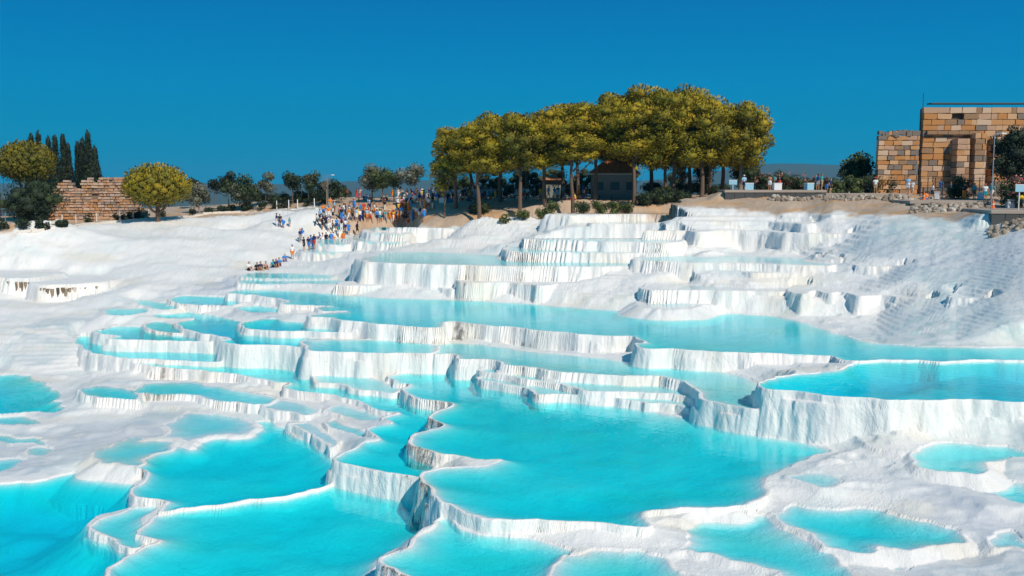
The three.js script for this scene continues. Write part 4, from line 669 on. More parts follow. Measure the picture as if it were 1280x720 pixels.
// ------------------------------------------------------------------ the stone ruins
const ashlar = [[0.50, 0.26, 0.11], [0.46, 0.21, 0.07], [0.54, 0.33, 0.18], [0.46, 0.29, 0.19], [0.30, 0.18, 0.10], [0.56, 0.40, 0.28], [0.20, 0.16, 0.13]].map(([r, g, b]) => std(r, g, b, 0.95, { name: 'ruin stone' })), mortar = std(0.10, 0.075, 0.05, 1, { name: 'dark joint' });
function courses(o, x0, x1, y0, z, rowH, wMin, wMax, topAtX, r, skip = [], depth = 0.7, mats = ashlar, wild = 0) {
  for (let row = 0, y = y0; row < 60; row++) {
    const h = rowH * (0.88 + 0.24 * r()); let x = x0 + (row % 2 ? 0 : -0.3) * 0, any = false;
    while (x < x1 - 0.15) {
      const w = Math.min(x1 - x, wMin + (wMax - wMin) * r()), cx = x + w / 2, cy = y + h / 2;
      if (cy + h * 0.2 < topAtX(cx)) { any = true;
        if (!skip.some(([a, b, c, d]) => cx > a && cx < b && cy > c && cy < d)) { const m = mesh('stone_block', roughBoxes[Math.floor(r() * 5)], mats[Math.floor(Math.pow(r(), 1.15) * mats.length)], o); m.position.set(cx, cy, z + (r() - 0.5) * 0.09 - depth / 2); m.scale.set(w * (1 - 0.14 * wild * r()) - 0.035, h * (1 - 0.25 * wild * r()) - 0.03, depth); m.position.z += wild * (r() - 0.5) * 0.28; m.rotation.set((r() - 0.5) * 0.1 * wild, (r() - 0.5) * (0.05 + 0.2 * wild), (r() - 0.5) * (0.025 + 0.13 * wild)); }
      }
      x += w;
    }
    y += h; if (!any && row > 2) break;
  }
}
{
  const D = 112, X = (px) => pxAt(px, D), Y = (py) => topAt(py, D), gy = H(X(1180), -D) - 0.4, r = rngOf(71);
  const o = base('stone_ruin', X(1210), gy, -D), lx = (px) => X(px) - X(1210), ly = (py) => Y(py) - gy; tag(o, 'tall ochre block wall of the ruin with projecting piers behind the path', 'ruin');
  const topMain = (x) => x < lx(1155) ? ly(136) : ly(132);
  courses(o, lx(1148), lx(1330), 0, 0, 0.64, 0.55, 1.75, topMain, r, [[lx(1221), lx(1229), ly(199), ly(176)], [lx(1190), lx(1196), ly(149), ly(143)], [lx(1240), lx(1246), ly(158), ly(151)]], 0.7, ashlar, 0.3);
  mesh('wall_core', new THREE.BoxGeometry(lx(1330) - lx(1150), ly(137), 0.9), mortar, o).position.set((lx(1330) + lx(1150)) / 2, ly(137) / 2, -1.0);
  const cap = mesh('roof_edge', new THREE.BoxGeometry(lx(1330) - lx(1156), 0.12, 1.3), darkMat, o); cap.position.set((lx(1330) + lx(1156)) / 2, ly(131) - 0.02, -0.4);
  const corn = r; for (let k = 0; k < 5; k++) { const m = mesh('cornice_block', roughBoxes[k], ashlar[4], o); m.position.set(lx(1158 + k * 13), ly(167), 0.18); m.scale.set(1.15, 0.4, 0.5); }
  const pier = (a, b, ty) => { courses(o, lx(a), lx(b), 0, 1.5, 0.68, 0.6, 1.3, () => ly(ty), corn, [], 1.45, ashlar, 0.25); };
  pier(1184, 1200, 173); pier(1206, 1220, 170); pier(1229, 1241, 172);
  const q = rngOf(72), p = base('stone_ruin', X(1120), gy, -D + 0.6), kx = (px) => X(px) - X(1120); tag(p, 'low ochre block wall of the ruin with a crumbled grey top row', 'ruin');
  const jag = (x) => ly(167 + 4 * n2(x * 1.7, 3)); courses(p, kx(1091), kx(1142), 0, 0, 0.56, 0.5, 1.35, jag, q, [], 0.7, ashlar, 0.45);
  mesh('wall_core', new THREE.BoxGeometry(kx(1141) - kx(1095), ly(176), 0.7), mortar, p).position.set((kx(1141) + kx(1095)) / 2, ly(176) / 2, -1.0);
  for (let k = 0; k < 13; k++) { const m = mesh('top_stone', roughBoxes[k % 5], ashlar[6], p); m.position.set(kx(1095 + k * 3.7), ly(169.5 - 3 * q()), -0.4 + 0.2 * q()); m.scale.set(0.36 + 0.2 * q(), 0.35 + 0.25 * q(), 0.6); m.rotation.z = (q() - 0.5) * 0.2; }
  const lowZ = -D + 3.2, s = base('low_wall', X(1195), H(X(1195), lowZ) - 0.2, lowZ); tag(s, 'low dark stone wall at the foot of the tall ruin', 'wall');
  courses(s, -5.2, 3.4, 0, 0, 0.4, 0.8, 1.5, () => 1.1, rngOf(73), [], 0.5, [ashlar[4], ashlar[6], darkMat]);
  // iron fence in front of the ruin
  const fz = -D + 5, f = base('iron_fence', X(1180), H(X(1180), fz), fz); tag(f, 'black iron railing fence before the ruin', 'fence'); const iron = std(0.02, 0.02, 0.022, 0.6, { name: 'iron' });
  for (let k = 0; k < 14; k++) { const m = mesh('post', new THREE.CylinderGeometry(0.045, 0.05, 2.2, 6), iron, f); m.position.set(-5 + k * 0.8, 1.0, 0); } for (const y of [0.5, 1.25, 2.0]) { const m = mesh('rail', new THREE.CylinderGeometry(0.028, 0.028, 10.5, 6), iron, f); m.rotation.z = Math.PI / 2; m.position.set(0.2, y, 0.04); }
  const pole = base('antenna_pole', X(1149), Y(150), -D - 0.5); tag(pole, 'thin dark pole standing on the ruin wall end', 'pole'); mesh('mast', new THREE.CylinderGeometry(0.03, 0.04, 3.4, 6), iron, pole).position.y = 1.2; mesh('crossarm', new THREE.CylinderGeometry(0.015, 0.015, 0.5, 5), iron, pole).position.set(0, 2.6, 0.04);
}
{ // rubble wall by the road
  const D = 139, X = (px) => pxAt(px, D), gy = H(X(115), -D) - 0.3, Y = (py) => topAt(py, D) - gy, r = rngOf(81);
  const o = base('rubble_wall', X(115), gy, -D); tag(o, 'broken rubble wall of small tan stones under the cypresses', 'ruin'); const lx = (px) => X(px) - X(115);
  const prof = [[60, 245], [68, 238], [76, 228], [86, 225], [96, 232], [103, 237], [105.5, 226], [116, 222], [122, 227], [127, 221], [140, 219.5], [157, 219.5], [162, 226], [165, 237], [169, 252], [188, 266]];
  const top = (x) => { const px = 115 + x / D * FOC; for (let k = 0; k < prof.length - 1; k++) if (px < prof[k + 1][0]) return Y(lerp(prof[k][1], prof[k + 1][1], clamp((px - prof[k][0]) / (prof[k + 1][0] - prof[k][0])))) + 0.25 * n2(x * 2.3, 5); return Y(268); };
  const tones = [[0.52, 0.32, 0.20], [0.50, 0.28, 0.17], [0.56, 0.41, 0.30], [0.48, 0.25, 0.10], [0.50, 0.37, 0.29], [0.30, 0.22, 0.17]].map(([a, b, c]) => std(a, b, c, 0.95, { name: 'rubble masonry' }));
  courses(o, lx(62), lx(186), 0, 0, 0.40, 0.32, 1.0, top, r, [[lx(117), lx(124), Y(249), Y(242)]], 0.8, tones, 1);
  const cs = new THREE.Shape(); cs.moveTo(lx(62), 0); for (let px = 62; px <= 184; px += 4) cs.lineTo(lx(px), Math.max(0.1, top(lx(px)) - 0.45)); cs.lineTo(lx(184), 0); const cg = new THREE.ExtrudeGeometry(cs, { depth: 0.7, bevelEnabled: false }); mesh('wall_core', cg, std(0.22, 0.16, 0.11, 1, { name: 'rubble core' }), o).position.z = -1.0;
  const p = base('rubble_wall', X(-8), gy - 0.3, -D + 3); tag(p, 'short square wall of tan blocks beside the dark bush and lamp post', 'ruin'); courses(p, X(-26) - X(-8), X(14) - X(-8), 0, 0, 0.55, 0.6, 1.3, () => topAt(238, D - 3) - gy + 0.3, rngOf(82), [], 0.8, tones, 0.6);
}

// ------------------------------------------------------------------ hut with a tiled roof in the grove
{
  const D = 127, [x, y, z] = atDepth(766, D), o = base('tiled_hut', x, y - 0.1, z); tag(o, 'low hut with an orange tiled hip roof among the pines', 'hut');
  const w = 6.4, d = 4.6, eave = topAt(217, D) - y + 0.1, ridge = eave + 1.55, wallM = std(0.24, 0.25, 0.22, 0.9, { name: 'plaster' }), tile = std(0.60, 0.24, 0.09, 0.85, { name: 'roof tile' });
  mesh('wall', new THREE.BoxGeometry(w - 0.9, eave, d - 0.9), wallM, o).position.y = eave / 2;
  const g = []; const P = (pts) => { const b = new THREE.BufferGeometry(); b.setAttribute('position', new THREE.Float32BufferAttribute(pts.flat(), 3)); b.computeVertexNormals(); return b; };
  const a = [-w / 2, eave, d / 2], b = [w / 2, eave, d / 2], c = [w / 2, eave, -d / 2], e = [-w / 2, eave, -d / 2], m = [-1.3, ridge, 0], n = [1.3, ridge, 0];
  g.push(P([a, b, n]), P([a, n, m]), P([c, e, m]), P([c, m, n]), P([b, c, n]), P([e, a, m])); const roof = mesh('roof', mergeGeometries(g), tile, o);
  const ribs = []; for (let k = 0; k <= 30; k++) { const t = k / 30, X = lerp(-w / 2, w / 2, t), tx = clamp(X, -1.3, 1.3), f = Math.abs(X) > 1.3 ? (w / 2 - Math.abs(X)) / (w / 2 - 1.3) : 1; ribs.push(limb([[X, eave + 0.03, d / 2], [X, lerp(eave, ridge, f / 2) + 0.03, d / 2 * (1 - f / 2)], [X, lerp(eave, ridge, f) + 0.03, d / 2 * (1 - f)]], 0.07, 0.07, 5)); } mesh('tile_row', mergeGeometries(ribs), tile, roof).userData.kind = 'stuff';
  mesh('fascia', new THREE.BoxGeometry(w, 0.16, 0.1), std(0.5, 0.48, 0.42), o).position.set(0, eave - 0.1, d / 2 - 0.06);
  for (const k of [-2, 0, 2]) { const win = mesh('window', new THREE.BoxGeometry(1.1, 1.0, 0.08), std(0.03, 0.05, 0.05, 0.3, { name: 'dark glass' }), o); win.position.set(k, 1.7, d / 2 - 0.42); mesh('frame', new THREE.BoxGeometry(1.25, 0.08, 0.1), wallM, win).position.set(0, 0.54, 0.01); }
  const o2 = base('tiled_hut', ...atDepth(690, 146)); tag(o2, 'small stall with a red tiled roof deep in the grove shade', 'hut'); mesh('wall', new THREE.BoxGeometry(2.6, 2.6, 2), wallM, o2).position.y = 1.3; const r2 = mesh('roof', new THREE.ConeGeometry(2.4, 0.9, 4), tile, o2); r2.rotation.y = Math.PI / 4; r2.position.y = 3.05;
}

// ------------------------------------------------------------------ kerb, posts, benches, boxes, cones, signs
const chalk = std(0.72, 0.66, 0.58, 0.9, { name: 'pale stone' }), wood = std(0.26, 0.15, 0.08, 0.85, { name: 'weathered wood' }), whiteP = std(0.75, 0.77, 0.78, 0.6, { name: 'white paint' }), blueP = std(0.30, 0.55, 0.68, 0.6, { name: 'pale blue paint' }), orangeP = std(0.75, 0.16, 0.03, 0.6, { name: 'orange plastic' }), steel = std(0.35, 0.36, 0.37, 0.5, { metalness: 0.6, name: 'steel' }), blackP = std(0.02, 0.02, 0.02, 0.7, { name: 'black' });
{
  const edge = [[22, 291], [60, 286], [100, 282], [150, 277.5], [200, 273.5], [250, 269.5], [300, 266], [350, 263], [396, 261]], o = base('kerb', 0, 0, 0); tag(o, 'low pale stone kerb along the road above the white slope', 'kerb');
  const pts = edge.map(([px, py]) => hit(px, py)), c = new THREE.CatmullRomCurve3(pts.map(([x, y, z]) => new THREE.Vector3(x, y, z))), n = 44, g = new THREE.BoxGeometry(1, 0.34, 0.4), r = rngOf(9);
  for (let k = 0; k < n; k++) { const a = c.getPointAt(k / n), b = c.getPointAt((k + 1) / n), m = mesh('kerb_stone', g, chalk, o), mx = (a.x + b.x) / 2, mz = (a.z + b.z) / 2; m.position.set(mx, H(mx, mz) + 0.08, mz); m.rotation.y = -Math.atan2(b.z - a.z, b.x - a.x); m.rotation.z = Math.atan2(b.y - a.y, Math.hypot(b.x - a.x, b.z - a.z)); m.scale.x = a.distanceTo(b) - 0.04; }
}
function post(px, py, h, label, group, mat = wood, name = 'roadside_post') { const [x, y, z] = hit(px, py), o = base(name, x, y, z); tag(o, label, 'post', group); mesh('shaft', new THREE.CylinderGeometry(0.07, 0.08, h, 7), mat, o).position.y = h / 2 - 0.05; mesh('cap', new THREE.SphereGeometry(0.075, 7, 5), mat, o).position.y = h - 0.05; }
[[78, 281], [95, 279], [121, 277], [150, 275], [158, 274.4], [167, 273.6], [176, 272.8], [186, 272], [198, 271]].forEach(([px, py]) => post(px, py, 1.15, 'pale wooden post in the row along the road verge', 'wooden posts along the road', chalk));
[[346, 262], [361, 261], [372, 260.5], [393, 259.5], [373, 260]].slice(0, 4).forEach(([px, py]) => post(px, py, 1.3, 'white post behind the kerb above the white slope', 'white posts behind the kerb', whiteP, 'white_post'));
function lamp(px, D, ty, label) { const [x, , z] = atDepth(px, D), y = G(x, z), o = base('lamp_post', x, y, z), h = topAt(ty, D) - y; tag(o, label, 'lamp post'); mesh('pole', new THREE.CylinderGeometry(0.035, 0.055, h, 8), steel, o).position.y = h / 2; const a = mesh('arm', new THREE.CylinderGeometry(0.02, 0.02, 0.8, 6), steel, o); a.rotation.z = Math.PI / 2; a.position.set(0.35, h - 0.03, 0); mesh('lamp_head', new THREE.BoxGeometry(0.42, 0.1, 0.2), whiteP, o).position.set(0.75, h + 0.02, 0); }
lamp(8, 132, 213, 'grey lamp post beside the round pine and the tan block wall'); lamp(1237, 84, 168, 'grey lamp post on the path before the dark tree'); lamp(411, 140, 219, 'pale lamp post before the broad dark bush by the square');
function bench(px, py, label, group, turn = 0) { const [x, y, z] = stand(px, py), o = base('bench', x, y, z, turn); tag(o, label, 'bench', group); for (let k = 0; k < 3; k++) mesh('slat', new THREE.BoxGeometry(1.9, 0.05, 0.12), wood, o).position.set(0, 0.45, -0.15 + k * 0.15); for (const s of [-0.75, 0.75]) mesh('leg', new THREE.BoxGeometry(0.1, 0.45, 0.4), darkMat, o).position.set(s, 0.21, 0); }
[[455, 251], [474, 251], [494, 252]].forEach(([a, b], i) => bench(a, b, 'slatted wooden bench in the row under the three small trees on the square', 'benches on the square', 0.1 * i)); [[636, 250.5], [664, 250.5], [700, 250]].forEach(([a, b]) => bench(a, b, 'slatted bench between the pale bushes at the grove edge', 'benches at the grove edge')); [[736, 249], [757, 248.5], [778, 248]].forEach(([a, b]) => bench(a, b, 'slatted bench in the shade before the tiled hut', 'benches before the tiled hut'));
const boxG = new THREE.BoxGeometry(0.9, 0.7, 0.6);
[[936, 236.5, 'beside the lone walker in pale blue'], [971, 236.6, 'before the flowering oleanders'], [1011, 236.8, 'at the end of the first slab'], [1061, 241, 'before the light green bushes'], [1119, 241.2, 'at the foot of the low ruin wall'], [1170, 249, 'before the dark bush at the ruin'], [1226, 249.5, 'by the grey lamp post'], [1262, 260, 'on the lowest slab']].forEach(([px, py, where], i) => { const [x, y, z] = stand(px, py), o = base('planter_box', x, y, z, i * 0.2); tag(o, 'pale blue white box on the stone path ' + where, 'box'); mesh('body', boxG, i % 2 ? whiteP : blueP, o).position.y = 0.36; const lid = mesh('lid', new THREE.BoxGeometry(0.96, 0.08, 0.66), whiteP, o); lid.position.y = 0.74; });
const coneG = new THREE.LatheGeometry([[0.05, 0.75], [0.07, 0.74], [0.17, 0.05], [0.26, 0.05], [0.26, 0]].reverse().map(([a, b]) => new THREE.Vector2(a, b)), 12), bandG = new THREE.CylinderGeometry(0.105, 0.128, 0.14, 12, 1, true);
[[1092, 241, 'beside the pair before the dark bushes'], [1155, 249.6, 'beside the seated visitor on the path'], [1183, 249.2, 'in the middle of the slab before the ruin'], [1206, 249.8, 'beside the white box at the path edge'], [1241, 260.5, 'on the step to the lowest slab']].forEach(([px, py, where]) => { const [x, y, z] = stand(px, py), o = base('traffic_cone', x, y, z); tag(o, 'orange traffic cone ' + where, 'cone'); mesh('body', coneG, orangeP, o); mesh('band', bandG, whiteP, o).position.y = 0.42; });
function sign(px, py, h, w, hh, label) { const [x, y, z] = stand(px, py), o = base('sign', x, y, z); tag(o, label, 'sign'); mesh('post', new THREE.CylinderGeometry(0.045, 0.045, h, 6), whiteP, o).position.y = h / 2; const b = mesh('board', new THREE.BoxGeometry(w, hh, 0.05), blueP, o); b.position.set(0, h - hh / 2, 0.06); mesh('frame', new THREE.BoxGeometry(w + 0.06, 0.05, 0.07), whiteP, b).position.y = hh / 2; }
sign(916, 237.4, 1.1, 0.9, 0.5, 'small pale signboard on a post at the grove end'); sign(1273, 262, 2.1, 0.75, 0.6, 'pale blue signboard on a white post on the lowest path slab'); sign(573, 254, 1.7, 0.45, 0.35, 'white sign post at the crowded edge of the grove'); sign(628, 250, 1.6, 0.4, 0.4, 'small teal sign among the visitors in the grove shade');
{ const [x, y, z] = stand(541, 261), o = base('litter_bin', x, y, z); tag(o, 'grey litter bin on the earth beside the white terrace edge', 'bin'); mesh('body', new THREE.LatheGeometry([[0, 0], [0.22, 0], [0.27, 0.85], [0.24, 0.85], [0.2, 0.1]].map(([a, b]) => new THREE.Vector2(a, b)), 14), steel, o); mesh('rim', new THREE.TorusGeometry(0.26, 0.025, 6, 16).rotateX(Math.PI / 2), blackP, o).position.y = 0.85; }
{ const [x, y, z] = stand(553, 256), o = base('notice_board', x, y, z); tag(o, 'white notice board on two legs beside the litter bin', 'board'); mesh('panel', new THREE.BoxGeometry(0.9, 0.6, 0.05), whiteP, o).position.y = 0.55; for (const s of [-0.35, 0.35]) mesh('leg', new THREE.BoxGeometry(0.06, 0.6, 0.06), steel, o).position.set(s, 0.28, -0.06); }
// stone edges of the steps on the square
[[430, 500, 255.5, 'upper stone step edge across the earth square'], [452, 530, 265, 'lower stone step edge across the earth square']].forEach(([a, b, py, label], q) => { const o = base('stone_step', 0, 0, 0), n = 11; tag(o, label, 'step'); for (let k = 0; k < n; k++) { const [x, y, z] = hit(lerp(a, b, (k + 0.5) / n), py + (k % 2) * 0.1), m = mesh('stone_block', roughBoxes[k % 5], ashlar[3], o); m.position.set(x, y + 0.08, z); m.scale.set((b - a) / n / FOC * -z - 0.03, 0.36, 0.5); } });
{ // brown stalactites under the lime ledges of the white slope
  const r = rngOf(55), brown = [[0.20, 0.15, 0.10], [0.30, 0.24, 0.17], [0.09, 0.07, 0.05], [0.55, 0.50, 0.42]].map(([a, b, c]) => std(a, b, c, 0.95, { name: 'stained lime' }));
  [[POOLS[LEDGE], 44, 124, 'brown stained stalactites hanging under the broad lime ledge', 70], [POOLS[LEDGE + 1], -10, 34, 'dark stalactites hanging under the smaller lime ledge', 26]].forEach(([P, a, b, label, n]) => {
    const o = base('stalactite_curtain', 0, 0, 0); tag(o, label, 'stalactites');
    for (let k = 0; k < n; k++) {
      const px = lerp(a, b, (k + r()) / n); let x = 0, z = -200; for (const [lx, lz] of P.line) { const q = 640 + FOC * lx / -lz; if (Math.abs(q - px) < 1.6 && lz > z) { x = lx; z = lz; } } if (z === -200) continue;
      z += 0.16 + 0.1 * r(); const top = EYE + P.L - 0.28 - 0.2 * r(), foot = H(x, z + 0.5), l = clamp((top - foot) * (0.6 + 0.5 * r()), 0.3, 1.5), w = 0.07 + 0.13 * r() * r() + 0.03;
      const g = new THREE.CylinderGeometry(w, w * (r() < 0.5 ? 0.3 : 0.9), l, 7, 3), Q = g.attributes.position; for (let i = 0; i < Q.count; i++) { Q.setX(i, Q.getX(i) + 0.05 * n2(Q.getY(i) * 3 + k, 1)); } g.computeVertexNormals();
      mesh('stalactite', g, brown[Math.floor(r() * 4)], o).position.set(x, top - l / 2, z + 0.12);
    }
  });
}

// ------------------------------------------------------------------ far hills and plain
{
  const n = 220, p = [], idx = [];
  const prof = (px) => { let h = 229 + 2 * n2(px * 0.01, 4); h -= 26 * Math.exp(-Math.pow((px - 985) / 130, 2)) + 13 * Math.exp(-Math.pow((px - 1180) / 90, 2)) + 4 * Math.exp(-Math.pow((px - 500) / 80, 2)); return h + 1.6 * n2(px * 0.035, 8) + 0.6 * n2(px * 0.12, 2); };
  const rows = [[320, null], [900, -70], [2600, -85], [4200, -40], [5200, 0], [6200, 1], [7600, -60]];
  for (let i = 0; i <= n; i++) { const px = lerp(-1300, 2600, i / n), a = Math.atan((px - 640) / FOC); rows.forEach(([D, h], k) => { const top = (233 - prof(px)) / FOC * 5900, y = h === null ? EYE - 46 : k === 4 ? EYE + top * 0.72 - 12 + 14 * n2(px * 0.05, 1) : k === 5 ? EYE + top : EYE + h; p.push(Math.sin(a) * D / Math.cos(a), y, -D); }); }
  const R = rows.length; for (let i = 0; i < n; i++) for (let k = 0; k < R - 1; k++) { const a = i * R + k, b = a + R; idx.push(a, b, b + 1, a, b + 1, a + 1); }
  const g = new THREE.BufferGeometry(); g.setAttribute('position', new THREE.Float32BufferAttribute(p, 3)); g.setIndex(idx); g.computeVertexNormals();
  tag(mesh('hills', g, std(0.07, 0.09, 0.06, 1, { name: 'far land' })), 'far plain and low hills beyond the plateau', 'hills', null, 'structure');
}

// ------------------------------------------------------------------ people: one body per pose as a smooth surface, clothes and hair on it
function surfaceNet(f, lo, hi, cell) { // naive surface nets of f = 0 (negative inside)
  const nx = Math.ceil((hi[0] - lo[0]) / cell) + 1, ny = Math.ceil((hi[1] - lo[1]) / cell) + 1, nz = Math.ceil((hi[2] - lo[2]) / cell) + 1, v = new Float32Array(nx * ny * nz);
  for (let k = 0; k < nz; k++) for (let j = 0; j < ny; j++) for (let i = 0; i < nx; i++) v[(k * ny + j) * nx + i] = f(lo[0] + i * cell, lo[1] + j * cell, lo[2] + k * cell);
  const id = new Int32Array(nx * ny * nz).fill(-1), pos = [], idx = [], at = (i, j, k) => (k * ny + j) * nx + i;
  for (let k = 0; k < nz - 1; k++) for (let j = 0; j < ny - 1; j++) for (let i = 0; i < nx - 1; i++) {
    let sx = 0, sy = 0, sz = 0, n = 0;
    for (let e = 0; e < 12; e++) { const ax = e >> 2, b = e & 1, c = (e >> 1) & 1, p = ax === 0 ? [0, b, c] : ax === 1 ? [b, 0, c] : [b, c, 0], q = [...p]; q[ax] = 1; const va = v[at(i + p[0], j + p[1], k + p[2])], vb = v[at(i + q[0], j + q[1], k + q[2])]; if ((va < 0) !== (vb < 0)) { const t = va / (va - vb); sx += p[0] + (q[0] - p[0]) * t; sy += p[1] + (q[1] - p[1]) * t; sz += p[2] + (q[2] - p[2]) * t; n++; } }
    if (n) { id[at(i, j, k)] = pos.length / 3; pos.push(lo[0] + (i + sx / n) * cell, lo[1] + (j + sy / n) * cell, lo[2] + (k + sz / n) * cell); }
  }
  for (let k = 1; k < nz - 1; k++) for (let j = 1; j < ny - 1; j++) for (let i = 1; i < nx - 1; i++) {
    const s = v[at(i, j, k)] < 0, quad = (a, b, c, d, flip) => { if (a < 0 || b < 0 || c < 0 || d < 0) return; if (flip) idx.push(a, c, b, a, d, c); else idx.push(a, b, c, a, c, d); };
    if (s !== (v[at(i + 1, j, k)] < 0)) quad(id[at(i, j - 1, k - 1)], id[at(i, j, k - 1)], id[at(i, j, k)], id[at(i, j - 1, k)], !s);
    if (s !== (v[at(i, j + 1, k)] < 0)) quad(id[at(i - 1, j, k - 1)], id[at(i - 1, j, k)], id[at(i, j, k)], id[at(i, j, k - 1)], !s);
    if (s !== (v[at(i, j, k + 1)] < 0)) quad(id[at(i - 1, j - 1, k)], id[at(i, j - 1, k)], id[at(i, j, k)], id[at(i - 1, j, k)], !s);
  }
  const g = new THREE.BufferGeometry(); g.setAttribute('position', new THREE.Float32BufferAttribute(pos, 3)); g.setIndex(idx); g.computeVertexNormals(); return g;
}
const capD = (p, a, b, ra, rb) => { const dx = b[0] - a[0], dy = b[1] - a[1], dz = b[2] - a[2], px = p[0] - a[0], py = p[1] - a[1], pz = p[2] - a[2], t = clamp((px * dx + py * dy + pz * dz) / (dx * dx + dy * dy + dz * dz + 1e-9)); return Math.hypot(px - t * dx, py - t * dy, pz - t * dz) - lerp(ra, rb, t); };
const smin = (a, b, k) => { const h = clamp(0.5 + 0.5 * (b - a) / k); return b + (a - b) * h - k * h * (1 - h); };
const POSES = { // joints in metres, facing +z: pelvis, chest, neck, head, then both arms (shoulder, elbow, wrist) and legs (hip, knee, ankle, toe)
  standing: { s: [[0, .96, 0], [0, 1.28, 0], [0, 1.46, 0], [0, 1.60, .02]], a: [[[.18, 1.40, 0], [.25, 1.13, -.03], [.24, .88, .06]], [[-.18, 1.40, 0], [-.25, 1.13, -.03], [-.24, .88, .06]]], l: [[[.09, .93, 0], [.10, .50, .02], [.10, .09, -.02], [.12, .04, .13]], [[-.09, .93, 0], [-.10, .50, .02], [-.11, .09, -.02], [-.13, .04, .13]]] },
  walking: { s: [[0, .95, 0], [0, 1.27, .03], [0, 1.45, .05], [0, 1.59, .08]], a: [[[.18, 1.39, .03], [.25, 1.14, -.14], [.23, .92, -.08]], [[-.18, 1.39, .03], [-.24, 1.13, .12], [-.21, .95, .30]]], l: [[[.09, .92, 0], [.10, .52, .20], [.10, .10, .26], [.11, .05, .41]], [[-.09, .92, 0], [-.10, .50, -.10], [-.10, .14, -.34], [-.11, .05, -.22]]] },
  photographing: { s: [[0, .96, 0], [0, 1.28, 0], [0, 1.46, 0], [0, 1.60, .03]], a: [[[.18, 1.40, 0], [.26, 1.22, .16], [.07, 1.50, .28]], [[-.18, 1.40, 0], [-.26, 1.22, .16], [-.07, 1.50, .28]]], l: [[[.09, .93, 0], [.13, .50, .04], [.15, .09, .02], [.17, .04, .17]], [[-.09, .93, 0], [-.11, .50, .0], [-.13, .09, -.06], [-.16, .04, .08]]] },
  sitting: { s: [[0, .16, 0], [0, .48, .02], [0, .66, .05], [0, .80, .09]], a: [[[.18, .60, .03], [.27, .36, .10], [.16, .33, .32]], [[-.18, .60, .03], [-.26, .35, -.06], [-.28, .09, -.14]]], l: [[[.09, .14, .04], [.13, .42, .36], [.11, .08, .56], [.12, .04, .70]], [[-.09, .14, .04], [-.14, .38, .38], [-.13, .08, .60], [-.15, .04, .74]]] },
  bending: { s: [[0, .84, -.12], [0, 1.02, .16], [0, 1.10, .32], [0, 1.12, .46]], a: [[[.17, 1.06, .24], [.22, .82, .34], [.15, .62, .46]], [[-.17, 1.06, .24], [-.22, .82, .34], [-.15, .62, .46]]], l: [[[.09, .82, -.12], [.12, .46, .04], [.11, .09, -.10], [.12, .04, .05]], [[-.09, .82, -.12], [-.12, .46, .04], [-.11, .09, -.10], [-.13, .04, .05]]] },
};
const GEO = {};
